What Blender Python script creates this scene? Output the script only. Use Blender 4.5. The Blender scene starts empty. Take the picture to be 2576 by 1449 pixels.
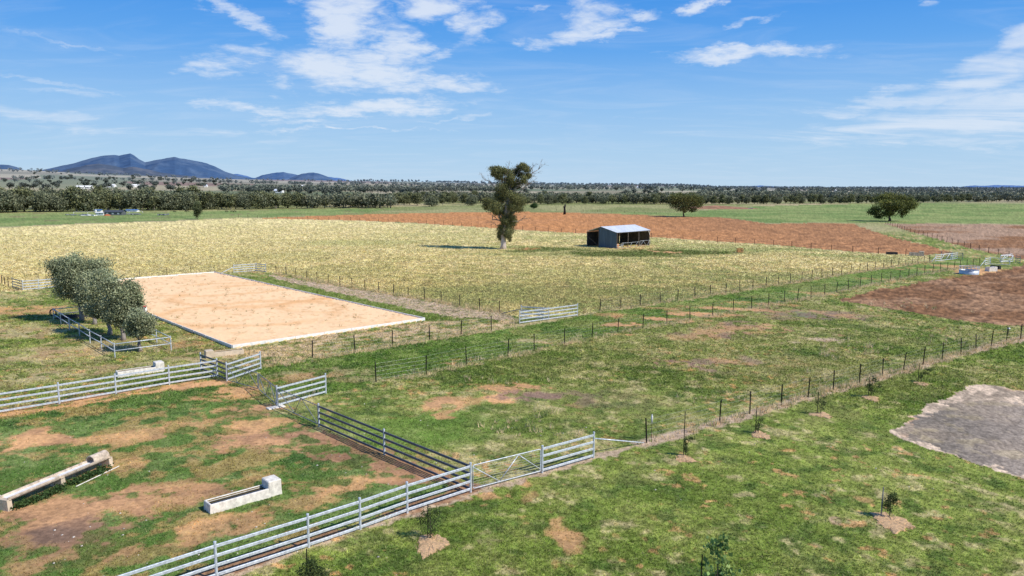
import bpy, math, random
import numpy as np
from mathutils import Vector, Matrix
SC = bpy.context.scene
COL = SC.collection
R = np.random.RandomState
rad = math.radians

# ------------------------------------------------------------------ survey helper
# The place was surveyed from the photograph: a bearing and a depression angle give a point on the ground.
CX, CY, FO, HY, ROLL, CAMH = 1288.0, 724.5, 1900.0, 467.0, 0.003, 14.0
TH = math.atan((CY - HY) / FO)
CT, ST = math.cos(TH), math.sin(TH)
CR, SR = math.cos(ROLL), math.sin(ROLL)
def ray(x, y):
    u, v = x - CX, y - CY
    u, v = u * CR + v * SR, -u * SR + v * CR
    return u, FO * CT - v * ST, -(FO * ST + v * CT)
def P(x, y, z=0.0):
    a, b, c = ray(x, y)
    k = (CAMH - z) / -c
    return (a * k, b * k)
def PP(*pts): return [P(*p) for p in pts]
def PD(x, y, Y):
    a, b, c = ray(x, y)
    return (a / b * Y, Y, CAMH + c / b * Y)
def HG(x, yb, yt):
    b = P(x, yb); lo, hi = 0.0, 60.0
    for _ in range(40):
        m = (lo + hi) / 2; r = m - CAMH
        y = CY - FO * (b[1] * ST + r * CT) / (b[1] * CT - r * ST) + (x - CX) * SR
        if y > yt: lo = m
        else: hi = m
    return m

# ------------------------------------------------------------------ noise
def _h(ix, iy, s):
    n = (ix.astype(np.int64) * 374761393 + iy.astype(np.int64) * 668265263 + s * 1274126177) & 0x7fffffff
    n = ((n ^ (n >> 13)) * 1274126177) & 0x7fffffff
    return ((n ^ (n >> 16)) & 0xffff) / 65535.0
def vn(x, y, s=0):
    fx, fy = np.floor(x), np.floor(y); tx, ty = x - fx, y - fy
    tx = tx * tx * (3 - 2 * tx); ty = ty * ty * (3 - 2 * ty)
    a = _h(fx, fy, s); b = _h(fx + 1, fy, s); c = _h(fx, fy + 1, s); d = _h(fx + 1, fy + 1, s)
    return (a * (1 - tx) + b * tx) * (1 - ty) + (c * (1 - tx) + d * tx) * ty
def fbm(x, y, wl, o=4, s=0, g=0.5):
    t = 0; a = 1; tot = 0
    cs, sn = math.cos(0.6), math.sin(0.6)
    X, Y = x / wl, y / wl
    for i in range(o):
        t = t + a * vn(X + 17.3 * i, Y - 9.1 * i, s + i); tot += a; a *= g
        X, Y = (X * cs - Y * sn) * 2.03, (X * sn + Y * cs) * 2.03
    return t / tot
def ss(a, b, x):
    t = np.clip((x - a) / (b - a), 0, 1); return t * t * (3 - 2 * t)

# ------------------------------------------------------------------ materials
def new_mat(name):
    m = bpy.data.materials.new(name); m.use_nodes = True
    nt = m.node_tree; b = nt.nodes['Principled BSDF']
    return m, nt, b
def mat(name, col, rough=0.8, metal=0.0, var=0.25, scale=3.0, bump=0.0, spec=0.3, col2=None, stretch=None, detail=6):
    m, nt, b = new_mat(name); N = nt.nodes; L = nt.links
    tc = N.new('ShaderNodeTexCoord'); mp = N.new('ShaderNodeMapping')
    if stretch: mp.inputs['Scale'].default_value = stretch
    L.new(tc.outputs['Object'], mp.inputs[0])
    no = N.new('ShaderNodeTexNoise'); no.inputs['Scale'].default_value = scale; no.inputs['Detail'].default_value = detail
    no.inputs['Roughness'].default_value = 0.65
    L.new(mp.outputs[0], no.inputs[0])
    cr = N.new('ShaderNodeValToRGB')
    c2 = col2 if col2 else tuple(c * (1 - var) for c in col)
    c1 = tuple(min(1, c * (1 + var * .6)) for c in col)
    cr.color_ramp.elements[0].position = .35; cr.color_ramp.elements[1].position = .65
    cr.color_ramp.elements[0].color = (*c2, 1); cr.color_ramp.elements[1].color = (*c1, 1)
    L.new(no.outputs[0], cr.inputs[0]); L.new(cr.outputs[0], b.inputs['Base Color'])
    b.inputs['Roughness'].default_value = rough; b.inputs['Metallic'].default_value = metal
    b.inputs['Specular IOR Level'].default_value = spec
    if bump:
        bp = N.new('ShaderNodeBump'); bp.inputs['Strength'].default_value = bump; bp.inputs['Distance'].default_value = .02
        L.new(no.outputs[0], bp.inputs['Height']); L.new(bp.outputs[0], b.inputs['Normal'])
    return m
def attr_mat(name, rough=0.95, nscale=6.0, nvar=0.35, bump=0.0, transl=0.0, spec=0.1, nscale2=None):
    m, nt, b = new_mat(name); N = nt.nodes; L = nt.links
    at = N.new('ShaderNodeAttribute'); at.attribute_name = 'Col'
    src = at.outputs['Color']
    if nvar:
        tc = N.new('ShaderNodeTexCoord')
        no = N.new('ShaderNodeTexNoise'); no.inputs['Scale'].default_value = nscale; no.inputs['Detail'].default_value = 8; no.inputs['Roughness'].default_value = .75
        L.new(tc.outputs['Object'], no.inputs[0])
        mr = N.new('ShaderNodeMapRange'); mr.inputs[1].default_value = .3; mr.inputs[2].default_value = .7
        mr.inputs[3].default_value = 1 - nvar; mr.inputs[4].default_value = 1 + nvar
        L.new(no.outputs[0], mr.inputs[0])
        mx = N.new('ShaderNodeVectorMath'); mx.operation = 'SCALE'
        L.new(src, mx.inputs[0]); L.new(mr.outputs[0], mx.inputs['Scale']); src = mx.outputs[0]
        if bump:
            bp = N.new('ShaderNodeBump'); bp.inputs['Strength'].default_value = bump; bp.inputs['Distance'].default_value = .06
            L.new(no.outputs[0], bp.inputs['Height']); L.new(bp.outputs[0], b.inputs['Normal'])
    L.new(src, b.inputs['Base Color'])
    b.inputs['Roughness'].default_value = rough; b.inputs['Specular IOR Level'].default_value = spec
    if transl:
        tr = N.new('ShaderNodeBsdfTranslucent'); L.new(src, tr.inputs[0])
        ms = N.new('ShaderNodeMixShader'); ms.inputs[0].default_value = transl
        L.new(b.outputs[0], ms.inputs[1]); L.new(tr.outputs[0], ms.inputs[2])
        L.new(ms.outputs[0], N['Material Output'].inputs['Surface'])
    return m

M = {}
M['galv'] = mat('galvanised_steel', (.60, .64, .68), .45, .18, .34, 9, .0, .5, stretch=(1, 1, 1))
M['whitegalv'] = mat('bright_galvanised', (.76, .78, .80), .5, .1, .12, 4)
M['galvshade'] = mat('shaded_dark_rail', (.13, .14, .16), .6, .2, .3, 7)  # darkened copy of galvanised steel, shade of the unlit side put into its colour
M['galvold'] = mat('weathered_steel', (.24, .255, .27), .6, .2, .4, 7)
M['picket'] = mat('black_picket_steel', (.022, .018, .016), .6, .2, .4, 12)
M['rustpicket'] = mat('rusty_picket_steel', (.10, .055, .035), .8, .0, .4, 12)
M['wire'] = mat('fence_wire', (.28, .29, .29), .5, .5, .2, 3)
M['white'] = mat('white_painted_board', (.80, .78, .74), .7, 0, .16, 5, .05)
M['conc'] = mat('pale_concrete', (.78, .72, .62), .9, 0, .26, 5, .4)
M['cream'] = mat('cream_concrete', (.62, .50, .36), .9, 0, .2, 3, .3)
M['oldconc'] = mat('stained_concrete', (.62, .50, .38), .9, 0, .45, 4, .5)
M['water'] = mat('trough_water', (.035, .03, .012), .06, 0, .3, 2, 0, .6)
M['algae'] = mat('trough_algae', (.25, .17, .05), .6, 0, .4, 4)
M['trofi'] = mat('black_poly', (.02, .02, .022), .5, 0, .2, 4)
M['zinc'] = mat('corrugated_roof', (.74, .77, .80), .45, .12, .12, 1.2, 0, .5, stretch=(1, .3, 1))
M['zincwall'] = mat('blue_grey_sheet_wall', (.10, .145, .185), .6, .1, .25, 1.1, 0, .4, stretch=(3, 3, .25))
M['rustin'] = mat('dark_weathered_sheet', (.085, .075, .07), .8, .1, .4, 1.5)
M['darkpost'] = mat('old_timber', (.16, .13, .11), .9, 0, .35, 5)
M['timber'] = mat('orange_timber', (.55, .27, .10), .85, 0, .35, 6, .3)
M['bark'] = mat('gum_bark', (.30, .26, .23), .9, 0, .5, 2.2, .6, stretch=(3, 3, .7))
M['darkbark'] = mat('dark_bark', (.10, .08, .065), .95, 0, .4, 2.5, .6, stretch=(3, 3, .7))
M['palebark'] = mat('pale_gum_bark', (.60, .50, .44), .85, 0, .45, 1.3, .5, stretch=(3, 3, .6))
M['leaf'] = attr_mat('gum_leaf', .65, nvar=0, transl=.30, spec=.18)
M['farleaf'] = attr_mat('far_leaf', .9, nvar=0, transl=.15, spec=.05)
M['grass'] = attr_mat('grass_blade', .7, nvar=0, transl=.30, spec=.15)
M['ground'] = attr_mat('paddock_ground', 1.0, 5.0, .30, .55)
M['plough'] = attr_mat('ploughed_soil', 1.0, 2.6, .42, .9)
M['sand'] = attr_mat('arena_sand', 1.0, 4.0, .10, .35)
M['gravel'] = attr_mat('blue_metal_gravel', 1.0, 9.0, .42, .6)
M['hill'] = attr_mat('hill_forest', 1.0, 0.02, .18, 0)
M['mulch'] = mat('bark_mulch', (.66, .41, .21), 1, 0, .2, 11, .8, col2=(.36, .25, .15), detail=10)
M['stone'] = mat('pale_stone', (.62, .56, .48), .9, 0, .3, 9, .3)
M['darkroof'] = mat('dark_grey_roof', (.075, .08, .085), .5, .1, .15, .5)
M['greywall'] = mat('grey_wall', (.11, .12, .125), .7, 0, .2, .5)
M['whitewall'] = mat('white_wall', (.78, .77, .74), .7, 0, .08, .4)
M['blue'] = mat('blue_paint', (.10, .20, .42), .4, .1, .2, .4)
M['red'] = mat('red_plastic', (.60, .03, .02), .4, 0, .1, 3)
M['glass'] = mat('dark_glass', (.02, .025, .03), .1, 0, .1, 3, spec=.6)
M['cow'] = mat('black_hide', (.018, .014, .012), .7, 0, .2, 2)
M['hose'] = mat('dark_rubber_hose', (.03, .04, .05), .5, 0, .2, 2)
M['wood'] = mat('grey_wood_stake', (.30, .28, .25), .9, 0, .3, 8)

# ------------------------------------------------------------------ mesh building
class MB:
    def __init__(s): s.v = []; s.f = []; s.n = 0
    def add(s, v, f):
        n = s.n; s.v.extend([tuple(map(float, q)) for q in v]); s.f.extend([tuple(i + n for i in q) for q in f]); s.n += len(v)
        return s
    def box(s, c, size, rz=0.0, bev=0.0):
        hx, hy, hz = size[0] / 2, size[1] / 2, size[2] / 2
        ca, sa = math.cos(rz), math.sin(rz)
        def T(x, y, z): return (c[0] + x * ca - y * sa, c[1] + x * sa + y * ca, c[2] + z)
        if not bev:
            v = [T(x, y, z) for z in (-hz, hz) for y in (-hy, hy) for x in (-hx, hx)]
            return s.add(v, [(0, 2, 3, 1), (4, 5, 7, 6), (0, 1, 5, 4), (2, 6, 7, 3), (0, 4, 6, 2), (1, 3, 7, 5)])
        b = bev; v = []
        for z, k in ((-hz, 0), (hz - b, 0), (hz, b)):
            x1, y1 = hx - k, hy - k; e = b if k == 0 else b * .5
            v += [T(-x1 + e, -y1, z), T(x1 - e, -y1, z), T(x1, -y1 + e, z), T(x1, y1 - e, z), T(x1 - e, y1, z), T(-x1 + e, y1, z), T(-x1, y1 - e, z), T(-x1, -y1 + e, z)]
        f = [tuple(range(7, -1, -1)), tuple(range(16, 24))]
        for r in (0, 8):
            f += [(r + i, r + (i + 1) % 8, r + 8 + (i + 1) % 8, r + 8 + i) for i in range(8)]
        return s.add(v, f)
    def bar(s, p, q, w, h):
        """rectangular-section bar with chamfered edges from p to q; w across, h up"""
        p, q = Vector(p), Vector(q); d = (q - p).normalized()
        side = d.cross(Vector((0, 0, 1)))
        side = side.normalized() if side.length > 1e-4 else Vector((1, 0, 0))
        up = side.cross(d).normalized(); c = min(w, h) * .16
        sec = [(-w / 2 + c, -h / 2), (w / 2 - c, -h / 2), (w / 2, -h / 2 + c), (w / 2, h / 2 - c), (w / 2 - c, h / 2), (-w / 2 + c, h / 2), (-w / 2, h / 2 - c), (-w / 2, -h / 2 + c)]
        v = [e + side * a + up * b for e in (p, q) for a, b in sec]
        f = [(i, (i + 1) % 8, 8 + (i + 1) % 8, 8 + i) for i in range(8)] + [tuple(range(7, -1, -1)), tuple(range(8, 16))]
        return s.add(v, f)
    def tube(s, pts, rs, n=6, cap=True):
        pts = [Vector(p) for p in pts]
        if not hasattr(rs, '__len__'): rs = [rs] * len(pts)
        v = []; last = None
        for i, p in enumerate(pts):
            d = (pts[min(i + 1, len(pts) - 1)] - pts[max(i - 1, 0)]).normalized()
            ref = Vector((0, 0, 1)) if abs(d.z) < .9 else Vector((1, 0, 0))
            if last is not None: ref = last
            a = (ref - d * ref.dot(d)).normalized(); last = a; b = d.cross(a)
            v += [p + (a * math.cos(2 * math.pi * k / n) + b * math.sin(2 * math.pi * k / n)) * rs[i] for k in range(n)]
        f = [(r * n + k, r * n + (k + 1) % n, (r + 1) * n + (k + 1) % n, (r + 1) * n + k) for r in range(len(pts) - 1) for k in range(n)]
        if cap: f += [tuple(range(n - 1, -1, -1)), tuple(range((len(pts) - 1) * n, len(pts) * n))]
        return s.add(v, f)
    def build(s, name, m, parent=None, org=(0, 0, 0), smooth=False):
        me = bpy.data.meshes.new(name)
        me.from_pydata([(a - org[0], b - org[1], c - org[2]) for a, b, c in s.v], [], s.f)
        me.materials.append(m)
        if smooth: me.polygons.foreach_set('use_smooth', [True] * len(me.polygons))
        me.update()
        return link(name, me, parent)
def link(name, me, parent=None, loc=None):
    o = bpy.data.objects.new(name, me); COL.objects.link(o)
    if parent: o.parent = parent
    if loc is not None: o.location = loc
    return o
def np_mesh(name, V, F, m, cols=None, parent=None, smooth=False):
    """V (n,3), F (m,k) numpy, cols (n,3)"""
    me = bpy.data.meshes.new(name); n, k = F.shape
    me.vertices.add(len(V)); me.vertices.foreach_set('co', V.astype(np.float32).ravel())
    me.loops.add(n * k); me.loops.foreach_set('vertex_index', F.astype(np.int32).ravel())
    me.polygons.add(n); me.polygons.foreach_set('loop_start', np.arange(0, n * k, k, dtype=np.int32))
    me.polygons.foreach_set('loop_total', np.full(n, k, dtype=np.int32))
    if smooth: me.polygons.foreach_set('use_smooth', np.ones(n, dtype=bool))
    if cols is not None:
        a = me.attributes.new('Col', 'FLOAT_COLOR', 'POINT')
        c = np.ones((len(V), 4), np.float32); c[:, :3] = cols; a.data.foreach_set('color', c.ravel())
    me.materials.append(m); me.update(calc_edges=True); me.validate()
    return link(name, me, parent)
def tag(o, label=None, cat=None, group=None, kind=None):
    if label: o['label'] = label
    if cat: o['category'] = cat
    if group: o['group'] = group
    if kind: o['kind'] = kind
    return o
def thing(name, label, cat, loc=(0, 0, 0), group=None):
    o = bpy.data.objects.new(name, None); COL.objects.link(o)
    if len(loc) == 2: loc = (loc[0], loc[1], 0)
    o.location = loc; o.empty_display_size = .3
    return tag(o, label, cat, group)
def dup(root, loc, rz=0.0, sc=None, label=None, group=None):
    r = root.copy(); COL.objects.link(r); r.location = loc; r.rotation_euler = (0, 0, rz)
    if sc: r.scale = sc
    if label: r['label'] = label
    if group: r['group'] = group
    for ch in list(root.children):
        c = ch.copy(); COL.objects.link(c); c.parent = r
    return r

# ------------------------------------------------------------------ layout (ground points)
ARA, ARB, ARC = P(585, 876.5), P(1069, 806), P(540, 687.5)
ARD = (ARA[0] + ARC[0] - ARB[0], ARA[1] + ARC[1] - ARB[1])
F_FAR = PP((600, 548), (719, 551), (884, 555), (1050, 562), (1244, 575), (1298, 579), (1473, 588.6), (1650, 598.5), (1825, 610), (1932, 617), (2147, 635), (2232, 640), (2332, 644))
F1 = PP((786, 900), (893, 886.5), (987, 870), (1081, 854.5), (1160, 842), (1236, 831), (1509, 783), (1561, 777), (1610, 770), (1661, 763), (1705, 757), (1748, 750), (1787, 743), (1826, 738), (1861, 732), (1894, 726), (1927, 721), (1959, 716), (1988, 712), (2016, 708.5), (2042, 703.5), (2068, 699), (2094, 694.5), (2117, 691), (2140, 687.5), (2162, 684), (2182, 681), (2202, 678), (2222, 675), (2241, 672.5), (2260, 669.5), (2278, 667.5), (2294, 665.5), (2309, 663.5), (2324, 661.5), (2338, 660))
F3 = PP((694.7, 688.6), (720, 693.5), (745, 697.5), (772, 703), (798, 707.7), (826, 713), (855, 718.5), (885.5, 724), (918, 729), (952, 735), (989.5, 741.3), (1027, 747), (1068, 754), (1110, 761.5), (1156, 770), (1206.5, 778.3), (1256.6, 786))
F4 = PP((946, 961), (1072, 940), (1173, 917), (1278, 897), (1343.5, 882), (1420, 865.5), (1489, 851), (1554, 838), (1617, 826), (1677.6, 815.5), (1736, 804), (1792.6, 793.5), (1844, 784), (1890, 775.5), (1933, 768), (1973, 761), (2006, 755), (2040, 749), (2074.5, 742), (2105, 735.5), (2134, 729.5), (2163, 722.5), (2191, 717), (2217, 711), (2240, 706.5), (2263, 702.5), (2286, 698), (2306, 694), (2326, 690), (2346.5, 686), (2365, 682.5), (2383, 679.5), (2400, 677.3), (2416, 675), (2432, 673.5), (2448, 672), (2462.6, 669.5))
F5 = PP((1626.8, 1114.3), (1810, 1063), (1886, 1041.5), (1965, 1019.5), (2033, 999.5), (2096, 981.5), (2161.5, 963.3), (2219.5, 947), (2272, 932), (2322, 918), (2370.5, 905), (2417, 892.5), (2455, 881.5), (2493, 871.5), (2531, 861), (2567, 852.8), (2603, 843), (2640, 834))
F_R = PP((2228, 563.5), (2255, 572), (2282, 582), (2320, 592), (2357, 602), (2400, 614.5), (2444.5, 627), (2480, 635), (2514.5, 643), (2545, 650))
POLY = {
 'straw': PP((-1500, 655), (-600, 606), (0, 573), (200, 564), (430, 557), (600, 548.5)) + F_FAR[1:] + PP((2338, 659)) + F1[6:][::-1] + PP((1456, 792), (1311, 800)) + F3[::-1] + PP((669, 685), (545, 686), (285, 705), (142, 721), (58, 731), (0, 733), (-600, 775), (-1500, 850)),
 'pl1': PP((640, 549), (719, 546), (894, 540), (1019, 536.5), (1194, 534), (1320, 533), (1463, 536), (1608, 540), (1718, 546), (1813, 547), (1870, 553.6), (1932, 563), (2057, 561), (2147, 562), (2172, 573.5), (2244, 597.3), (2332, 617), (2397, 635), (2332, 641.5), (2232, 638), (2147, 633), (1932, 615), (1825, 608.5), (1650, 597), (1473, 587.5), (1298, 578), (1244, 574), (1050, 561), (884, 554.3)),
 'pl2': PP((2226, 562.5), (2576, 565), (3600, 572), (3600, 700), (2900, 690), (2620, 663), (2576, 652), (2514, 640.5), (2444, 625), (2357, 600.5), (2282, 580.5)),
 'pl3': PP((2094, 754.5), (2182, 765.7), (2307, 789.5), (2432, 809.5), (2576, 822), (3000, 855), (3800, 900), (3800, 720), (2900, 690), (2600, 655), (2576, 662), (2532, 680), (2482, 688), (2357, 703), (2232, 725)),
 'arena': [ARA, ARB, ARC, ARD],
 'gravel': PP((2236, 1092), (2252, 1076), (2290, 1056), (2325, 1026), (2362, 1003), (2400, 992), (2436, 976), (2470, 966), (2507, 969), (2576, 986), (2800, 1010), (3600, 1100), (3600, 1500), (2900, 1330), (2576, 1209), (2457, 1162), (2357, 1134), (2282, 1114)),
 'gravin': PP((2275, 1088), (2310, 1060), (2350, 1035), (2395, 1012), (2470, 1003), (2540, 1012), (2600, 1025), (2900, 1060), (3600, 1130), (3600, 1490), (2900, 1325), (2576, 1203), (2457, 1157), (2360, 1128), (2290, 1108)),
 'stripA': PP((672, 689), (1257, 787), (1300, 806), (1160, 800), (1082, 789.5), (1019, 772), (906, 749.5), (800, 726), (700, 703)),
 'stripG': PP((560, 690), (700, 703), (800, 726), (906, 749.5), (1019, 772), (1082, 789.5), (1130, 805), (1075, 803)),
 'stripB': PP((560, 905), (586, 879), (1070, 808), (1300, 800), (1306, 816), (1236, 832), (1081, 855), (893, 889), (786, 903), (650, 930)),
 'lane': PP((640, 935), (786, 905), (893, 889), (1081, 857), (1236, 834), (1306, 817), (1456, 796), (1509, 786), (1787, 745), (2016, 711), (2182, 683), (2338, 662), (2420, 640), (2462, 669), (2240, 707), (2040, 750), (1844, 785), (1617, 827), (1420, 866), (1173, 918), (946, 962), (820, 995), (700, 1000)),
 'greenL': PP((-1500, 560), (0, 536), (400, 533), (640, 529), (900, 524), (1000, 524), (900, 538), (719, 545), (600, 547), (430, 555), (200, 562.5), (0, 571), (-1500, 650)),
 'greenR': PP((1560, 538), (1500, 533), (1700, 535), (1900, 519), (2100, 514), (2576, 505), (3600, 498), (3600, 566), (2576, 563), (2147, 560), (2057, 559), (1932, 561), (1870, 552), (1813, 546), (1718, 545)),
 'lawn': PP((270, 1600), (545, 1482), (1184, 1240), (1364, 1192), (1620, 1119), (2640, 838), (3600, 640), (3600, 1600), (2000, 3000), (-400, 3000)),
 'yard': PP((-200, 1052), (0, 1030), (300, 992), (547, 950), (571, 960), (698, 1025), (803, 1075), (967, 1145), (1184, 1239), (776, 1380), (545, 1478), (-100, 1900), (-900, 1500)),
}
def smooth_poly(p, n=2):
    for _ in range(n):
        q = []
        for i in range(len(p)):
            a, b = p[i], p[(i + 1) % len(p)]; q += [(a[0] * .75 + b[0] * .25, a[1] * .75 + b[1] * .25), (a[0] * .25 + b[0] * .75, a[1] * .25 + b[1] * .75)]
        p = q
    return p
for k_ in ('gravel', 'gravin', 'pl3'): POLY[k_] = smooth_poly(POLY[k_])
def inpoly(X, Y, poly):
    r = np.zeros(X.shape, bool)
    xs = [p[0] for p in poly]; ys = [p[1] for p in poly]
    box = (X >= min(xs)) & (X <= max(xs)) & (Y >= min(ys)) & (Y <= max(ys))
    if not box.any(): return r
    x, y = X[box], Y[box]; q = np.zeros(x.shape, bool); n = len(poly)
    for i in range(n):
        x1, y1 = poly[i]; x2, y2 = poly[(i + 1) % n]
        if y1 == y2: continue
        c = (y1 > y) != (y2 > y)
        q ^= c & (x < (x2 - x1) * (y - y1) / (y2 - y1) + x1)
    r[box] = q; return r
def dline(X, Y, pts):
    d = np.full(X.shape, 1e9)
    for (x1, y1), (x2, y2) in zip(pts[:-1], pts[1:]):
        dx, dy = x2 - x1, y2 - y1; t = np.clip(((X - x1) * dx + (Y - y1) * dy) / (dx * dx + dy * dy), 0, 1)
        d = np.minimum(d, np.hypot(X - x1 - t * dx, Y - y1 - t * dy))
    return d
C = {k: np.array(v) for k, v in dict(
 g1=(.168, .215, .045), g2=(.270, .298, .078), g3=(.100, .150, .037), olive=(.33, .305, .105), tan=(.52, .41, .215), straw=(.77, .62, .295), straw2=(.68, .56, .24), sgreen=(.36, .385, .13),
 orange=(.70, .385, .175), brown=(.40, .22, .12), dkbrown=(.24, .15, .10), purple=(.30, .185, .135), pink=(.58, .42, .29), red=(.53, .24, .088), red2=(.44, .21, .09), plbrown=(.265, .135, .064), sand=(.95, .645, .36), sand2=(.80, .43, .18),
 gravel=(.215, .180, .140), gravel2=(.31, .245, .175), grey=(.18, .18, .11)).items()}
# bare or worn places: (bearing, depression, half widths, kind, strength)
PATCH = [
 (150, 1300, 190, 45, 'brown', 1), (330, 1262, 210, 34, 'brown', .9), (560, 1325, 90, 22, 'orange', .8), (60, 1360, 120, 45, 'brown', .8), (440, 1215, 90, 22, 'orange', .7), (60, 1112, 80, 24, 'orange', 1), (330, 1095, 160, 14, 'orange', .75), (180, 1330, 90, 26, 'dkbrown', .9),
 (750, 1105, 130, 32, 'brown', 1), (650, 1070, 70, 14, 'orange', .8), (600, 1030, 60, 10, 'orange', .7), (900, 1165, 110, 22, 'brown', 1), (1010, 1200, 70, 20, 'brown', 1), (830, 1215, 110, 24, 'orange', .8), (760, 1185, 60, 14, 'brown', .6), (470, 972, 90, 9, 'orange', 1), (610, 985, 70, 16, 'orange', .9), (560, 962, 45, 9, 'orange', 1), (680, 1030, 60, 13, 'brown', .9),
 (200, 1004, 160, 7, 'orange', .75), (60, 1028, 100, 8, 'orange', .8), (330, 990, 110, 7, 'orange', .9), (230, 1190, 110, 16, 'orange', .6), (770, 1260, 90, 18, 'orange', .6), (650, 1200, 100, 14, 'orange', .35), (90, 1420, 160, 30, 'brown', .7), (330, 1400, 90, 16, 'orange', .4),
 (1290, 1185, 70, 24, 'orange', 1), (1235, 1245, 40, 12, 'orange', .8), (1330, 1215, 40, 16, 'orange', .8), (1290, 1300, 34, 9, 'orange', .6), (1425, 1358, 50, 30, 'orange', .8), (1440, 1385, 30, 22, 'orange', .6), (1400, 1340, 40, 26, 'orange', .55), (1395, 1420, 18, 22, 'orange', .5), (1400, 1310, 24, 16, 'orange', .7), (1375, 1285, 22, 14, 'orange', .6), (1340, 1250, 25, 20, 'orange', .6), (1260, 1360, 60, 20, 'tan', .5),
 (1300, 978, 70, 9, 'orange', .95), (1262, 1005, 34, 14, 'orange', 1), (1110, 1022, 55, 16, 'orange', .85), (1160, 1010, 60, 12, 'orange', .6), (1330, 995, 60, 12, 'purple', .8), (1400, 1000, 70, 14, 'purple', .5), (1090, 1015, 20, 9, 'brown', .5),
 (1720, 915, 90, 10, 'purple', .95), (1800, 905, 70, 9, 'purple', .8), (1740, 850, 80, 9, 'purple', .55), (1830, 840, 80, 9, 'purple', .65), (1990, 788, 95, 10, 'grey', .95), (2090, 790, 70, 8, 'purple', .7), (1930, 822, 110, 9, 'purple', .8), (1900, 835, 70, 6, 'orange', .4), (2020, 852, 70, 5, 'pink', .9), (1990, 862, 40, 5, 'pink', .7), (1960, 800, 60, 5, 'purple', .5), (1800, 830, 60, 5, 'purple', .4), (1990, 930, 180, 25, 'tan', .3), (1560, 1000, 100, 18, 'purple', .2),
 (1110, 914, 60, 4.5, 'orange', .9), (1165, 905, 40, 4, 'orange', .8), (1390, 862, 30, 3.5, 'orange', .7), (1350, 858, 70, 4, 'tan', .7), (1560, 842, 45, 3.2, 'orange', .9), (1600, 818, 70, 5, 'orange', 1), (1680, 803, 80, 4.5, 'orange', 1), (1760, 791, 70, 4, 'orange', 1), (1840, 778, 80, 3.6, 'orange', .95), (1920, 764, 60, 3.2, 'orange', .8), (1980, 752, 50, 2.6, 'orange', .7), (2060, 738, 50, 2.6, 'orange', .7), (1640, 775, 60, 3, 'orange', .7), (1540, 790, 60, 3, 'orange', .6), (2220, 703, 60, 2.4, 'orange', .5), (2330, 678, 50, 2.6, 'orange', .7), (2390, 669, 40, 2.2, 'orange', .7), (2470, 682, 70, 5, 'orange', .95), (2500, 688, 60, 4, 'orange', .8), (2430, 700, 45, 4, 'red2', .6), (850, 935, 110, 9, 'tan', .6), (760, 950, 60, 7, 'orange', .5), (900, 955, 60, 7, 'tan', .5),
 (40, 782, 110, 13, 'orange', .75), (30, 835, 90, 12, 'tan', .7), (190, 870, 110, 14, 'tan', .7), (180, 890, 70, 8, 'orange', .4), (290, 925, 130, 7, 'tan', .6), (60, 905, 120, 12, 'tan', .4), (480, 880, 60, 16, 'brown', .45), (500, 860, 50, 14, 'orange', .35), (460, 845, 50, 12, 'brown', .3), (60, 960, 60, 10, 'tan', .4), (230, 795, 60, 9, 'grey', .4), (430, 920, 100, 6, 'tan', .5), (400, 912, 200, 20, 'tan', .3), (350, 870, 60, 12, 'tan', .5), (40, 740, 90, 6, 'straw', .5),
 (1310, 626, 38, 2.4, 'red', 1), (1665, 633, 42, 2.0, 'orange', 1), (1600, 621, 55, 2.2, 'orange', 1), (1590, 625, 40, 1.8, 'red', .8), (1620, 618, 30, 1.5, 'orange', .7), (2380, 640, 50, 3, 'tan', .6), (2350, 655, 40, 3, 'tan', .6),
 (2160, 1292, 30, 12, 'tan', .5), (2170, 1255, 30, 12, 'orange', .6), (2110, 1310, 22, 8, 'pink', .8), (2250, 1190, 36, 6, 'orange', .8), (1440, 720, 40, 1.8, 'pink', .8), (1470, 724, 30, 1.5, 'pink', .7), (1230, 690, 40, 2, 'straw', .8)]
GREEN = [(1560, 637, 210, 10, 1.0), (1700, 634, 200, 7, 1.0), (1350, 632, 120, 5, .85), (1400, 627, 160, 6, .9), (1300, 622, 90, 4, .8), (1800, 628, 160, 6, .8), (1750, 618, 200, 5, .6), (1250, 736, 260, 26, .62), (1450, 760, 180, 18, .5), (1500, 690, 280, 20, .35), (1800, 690, 200, 14, .35), (1600, 735, 140, 12, .5), (900, 610, 200, 8, .45), (880, 680, 140, 12, .3), (1350, 640, 180, 4, .6), (2150, 645, 160, 4, .7), (2200, 655, 100, 4, .5), (1100, 590, 200, 5, .35), (1250, 700, 150, 10, .3), (2010, 628, 120, 3, .8), (500, 655, 160, 8, .2), (750, 640, 100, 8, .3)]
def ell(X, Y, px, py, rx, ry):
    cx, cy = P(px, py); d = math.hypot(cx, cy); ex, ey = cx / d, cy / d
    a = d * d / (CAMH * FO) * ry; b = d / FO * rx * 1.02
    u = (X - cx) * ex + (Y - cy) * ey; v = -(X - cx) * ey + (Y - cy) * ex
    return np.sqrt((u / a) ** 2 + (v / b) ** 2)
ECTRL = [(-1500, 30), (-400, 36), (0, 37), (100, 34), (250, 26), (450, 18), (620, 12.5), (800, 10), (1000, 7), (1200, 4.5), (1400, 3), (1600, 2.5), (1800, .5), (2100, 0), (2576, 0), (4500, 0)]
_az = np.array([math.atan2(x - CX, FO) for x, _ in ECTRL]); _ev = np.array([e for _, e in ECTRL])
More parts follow.
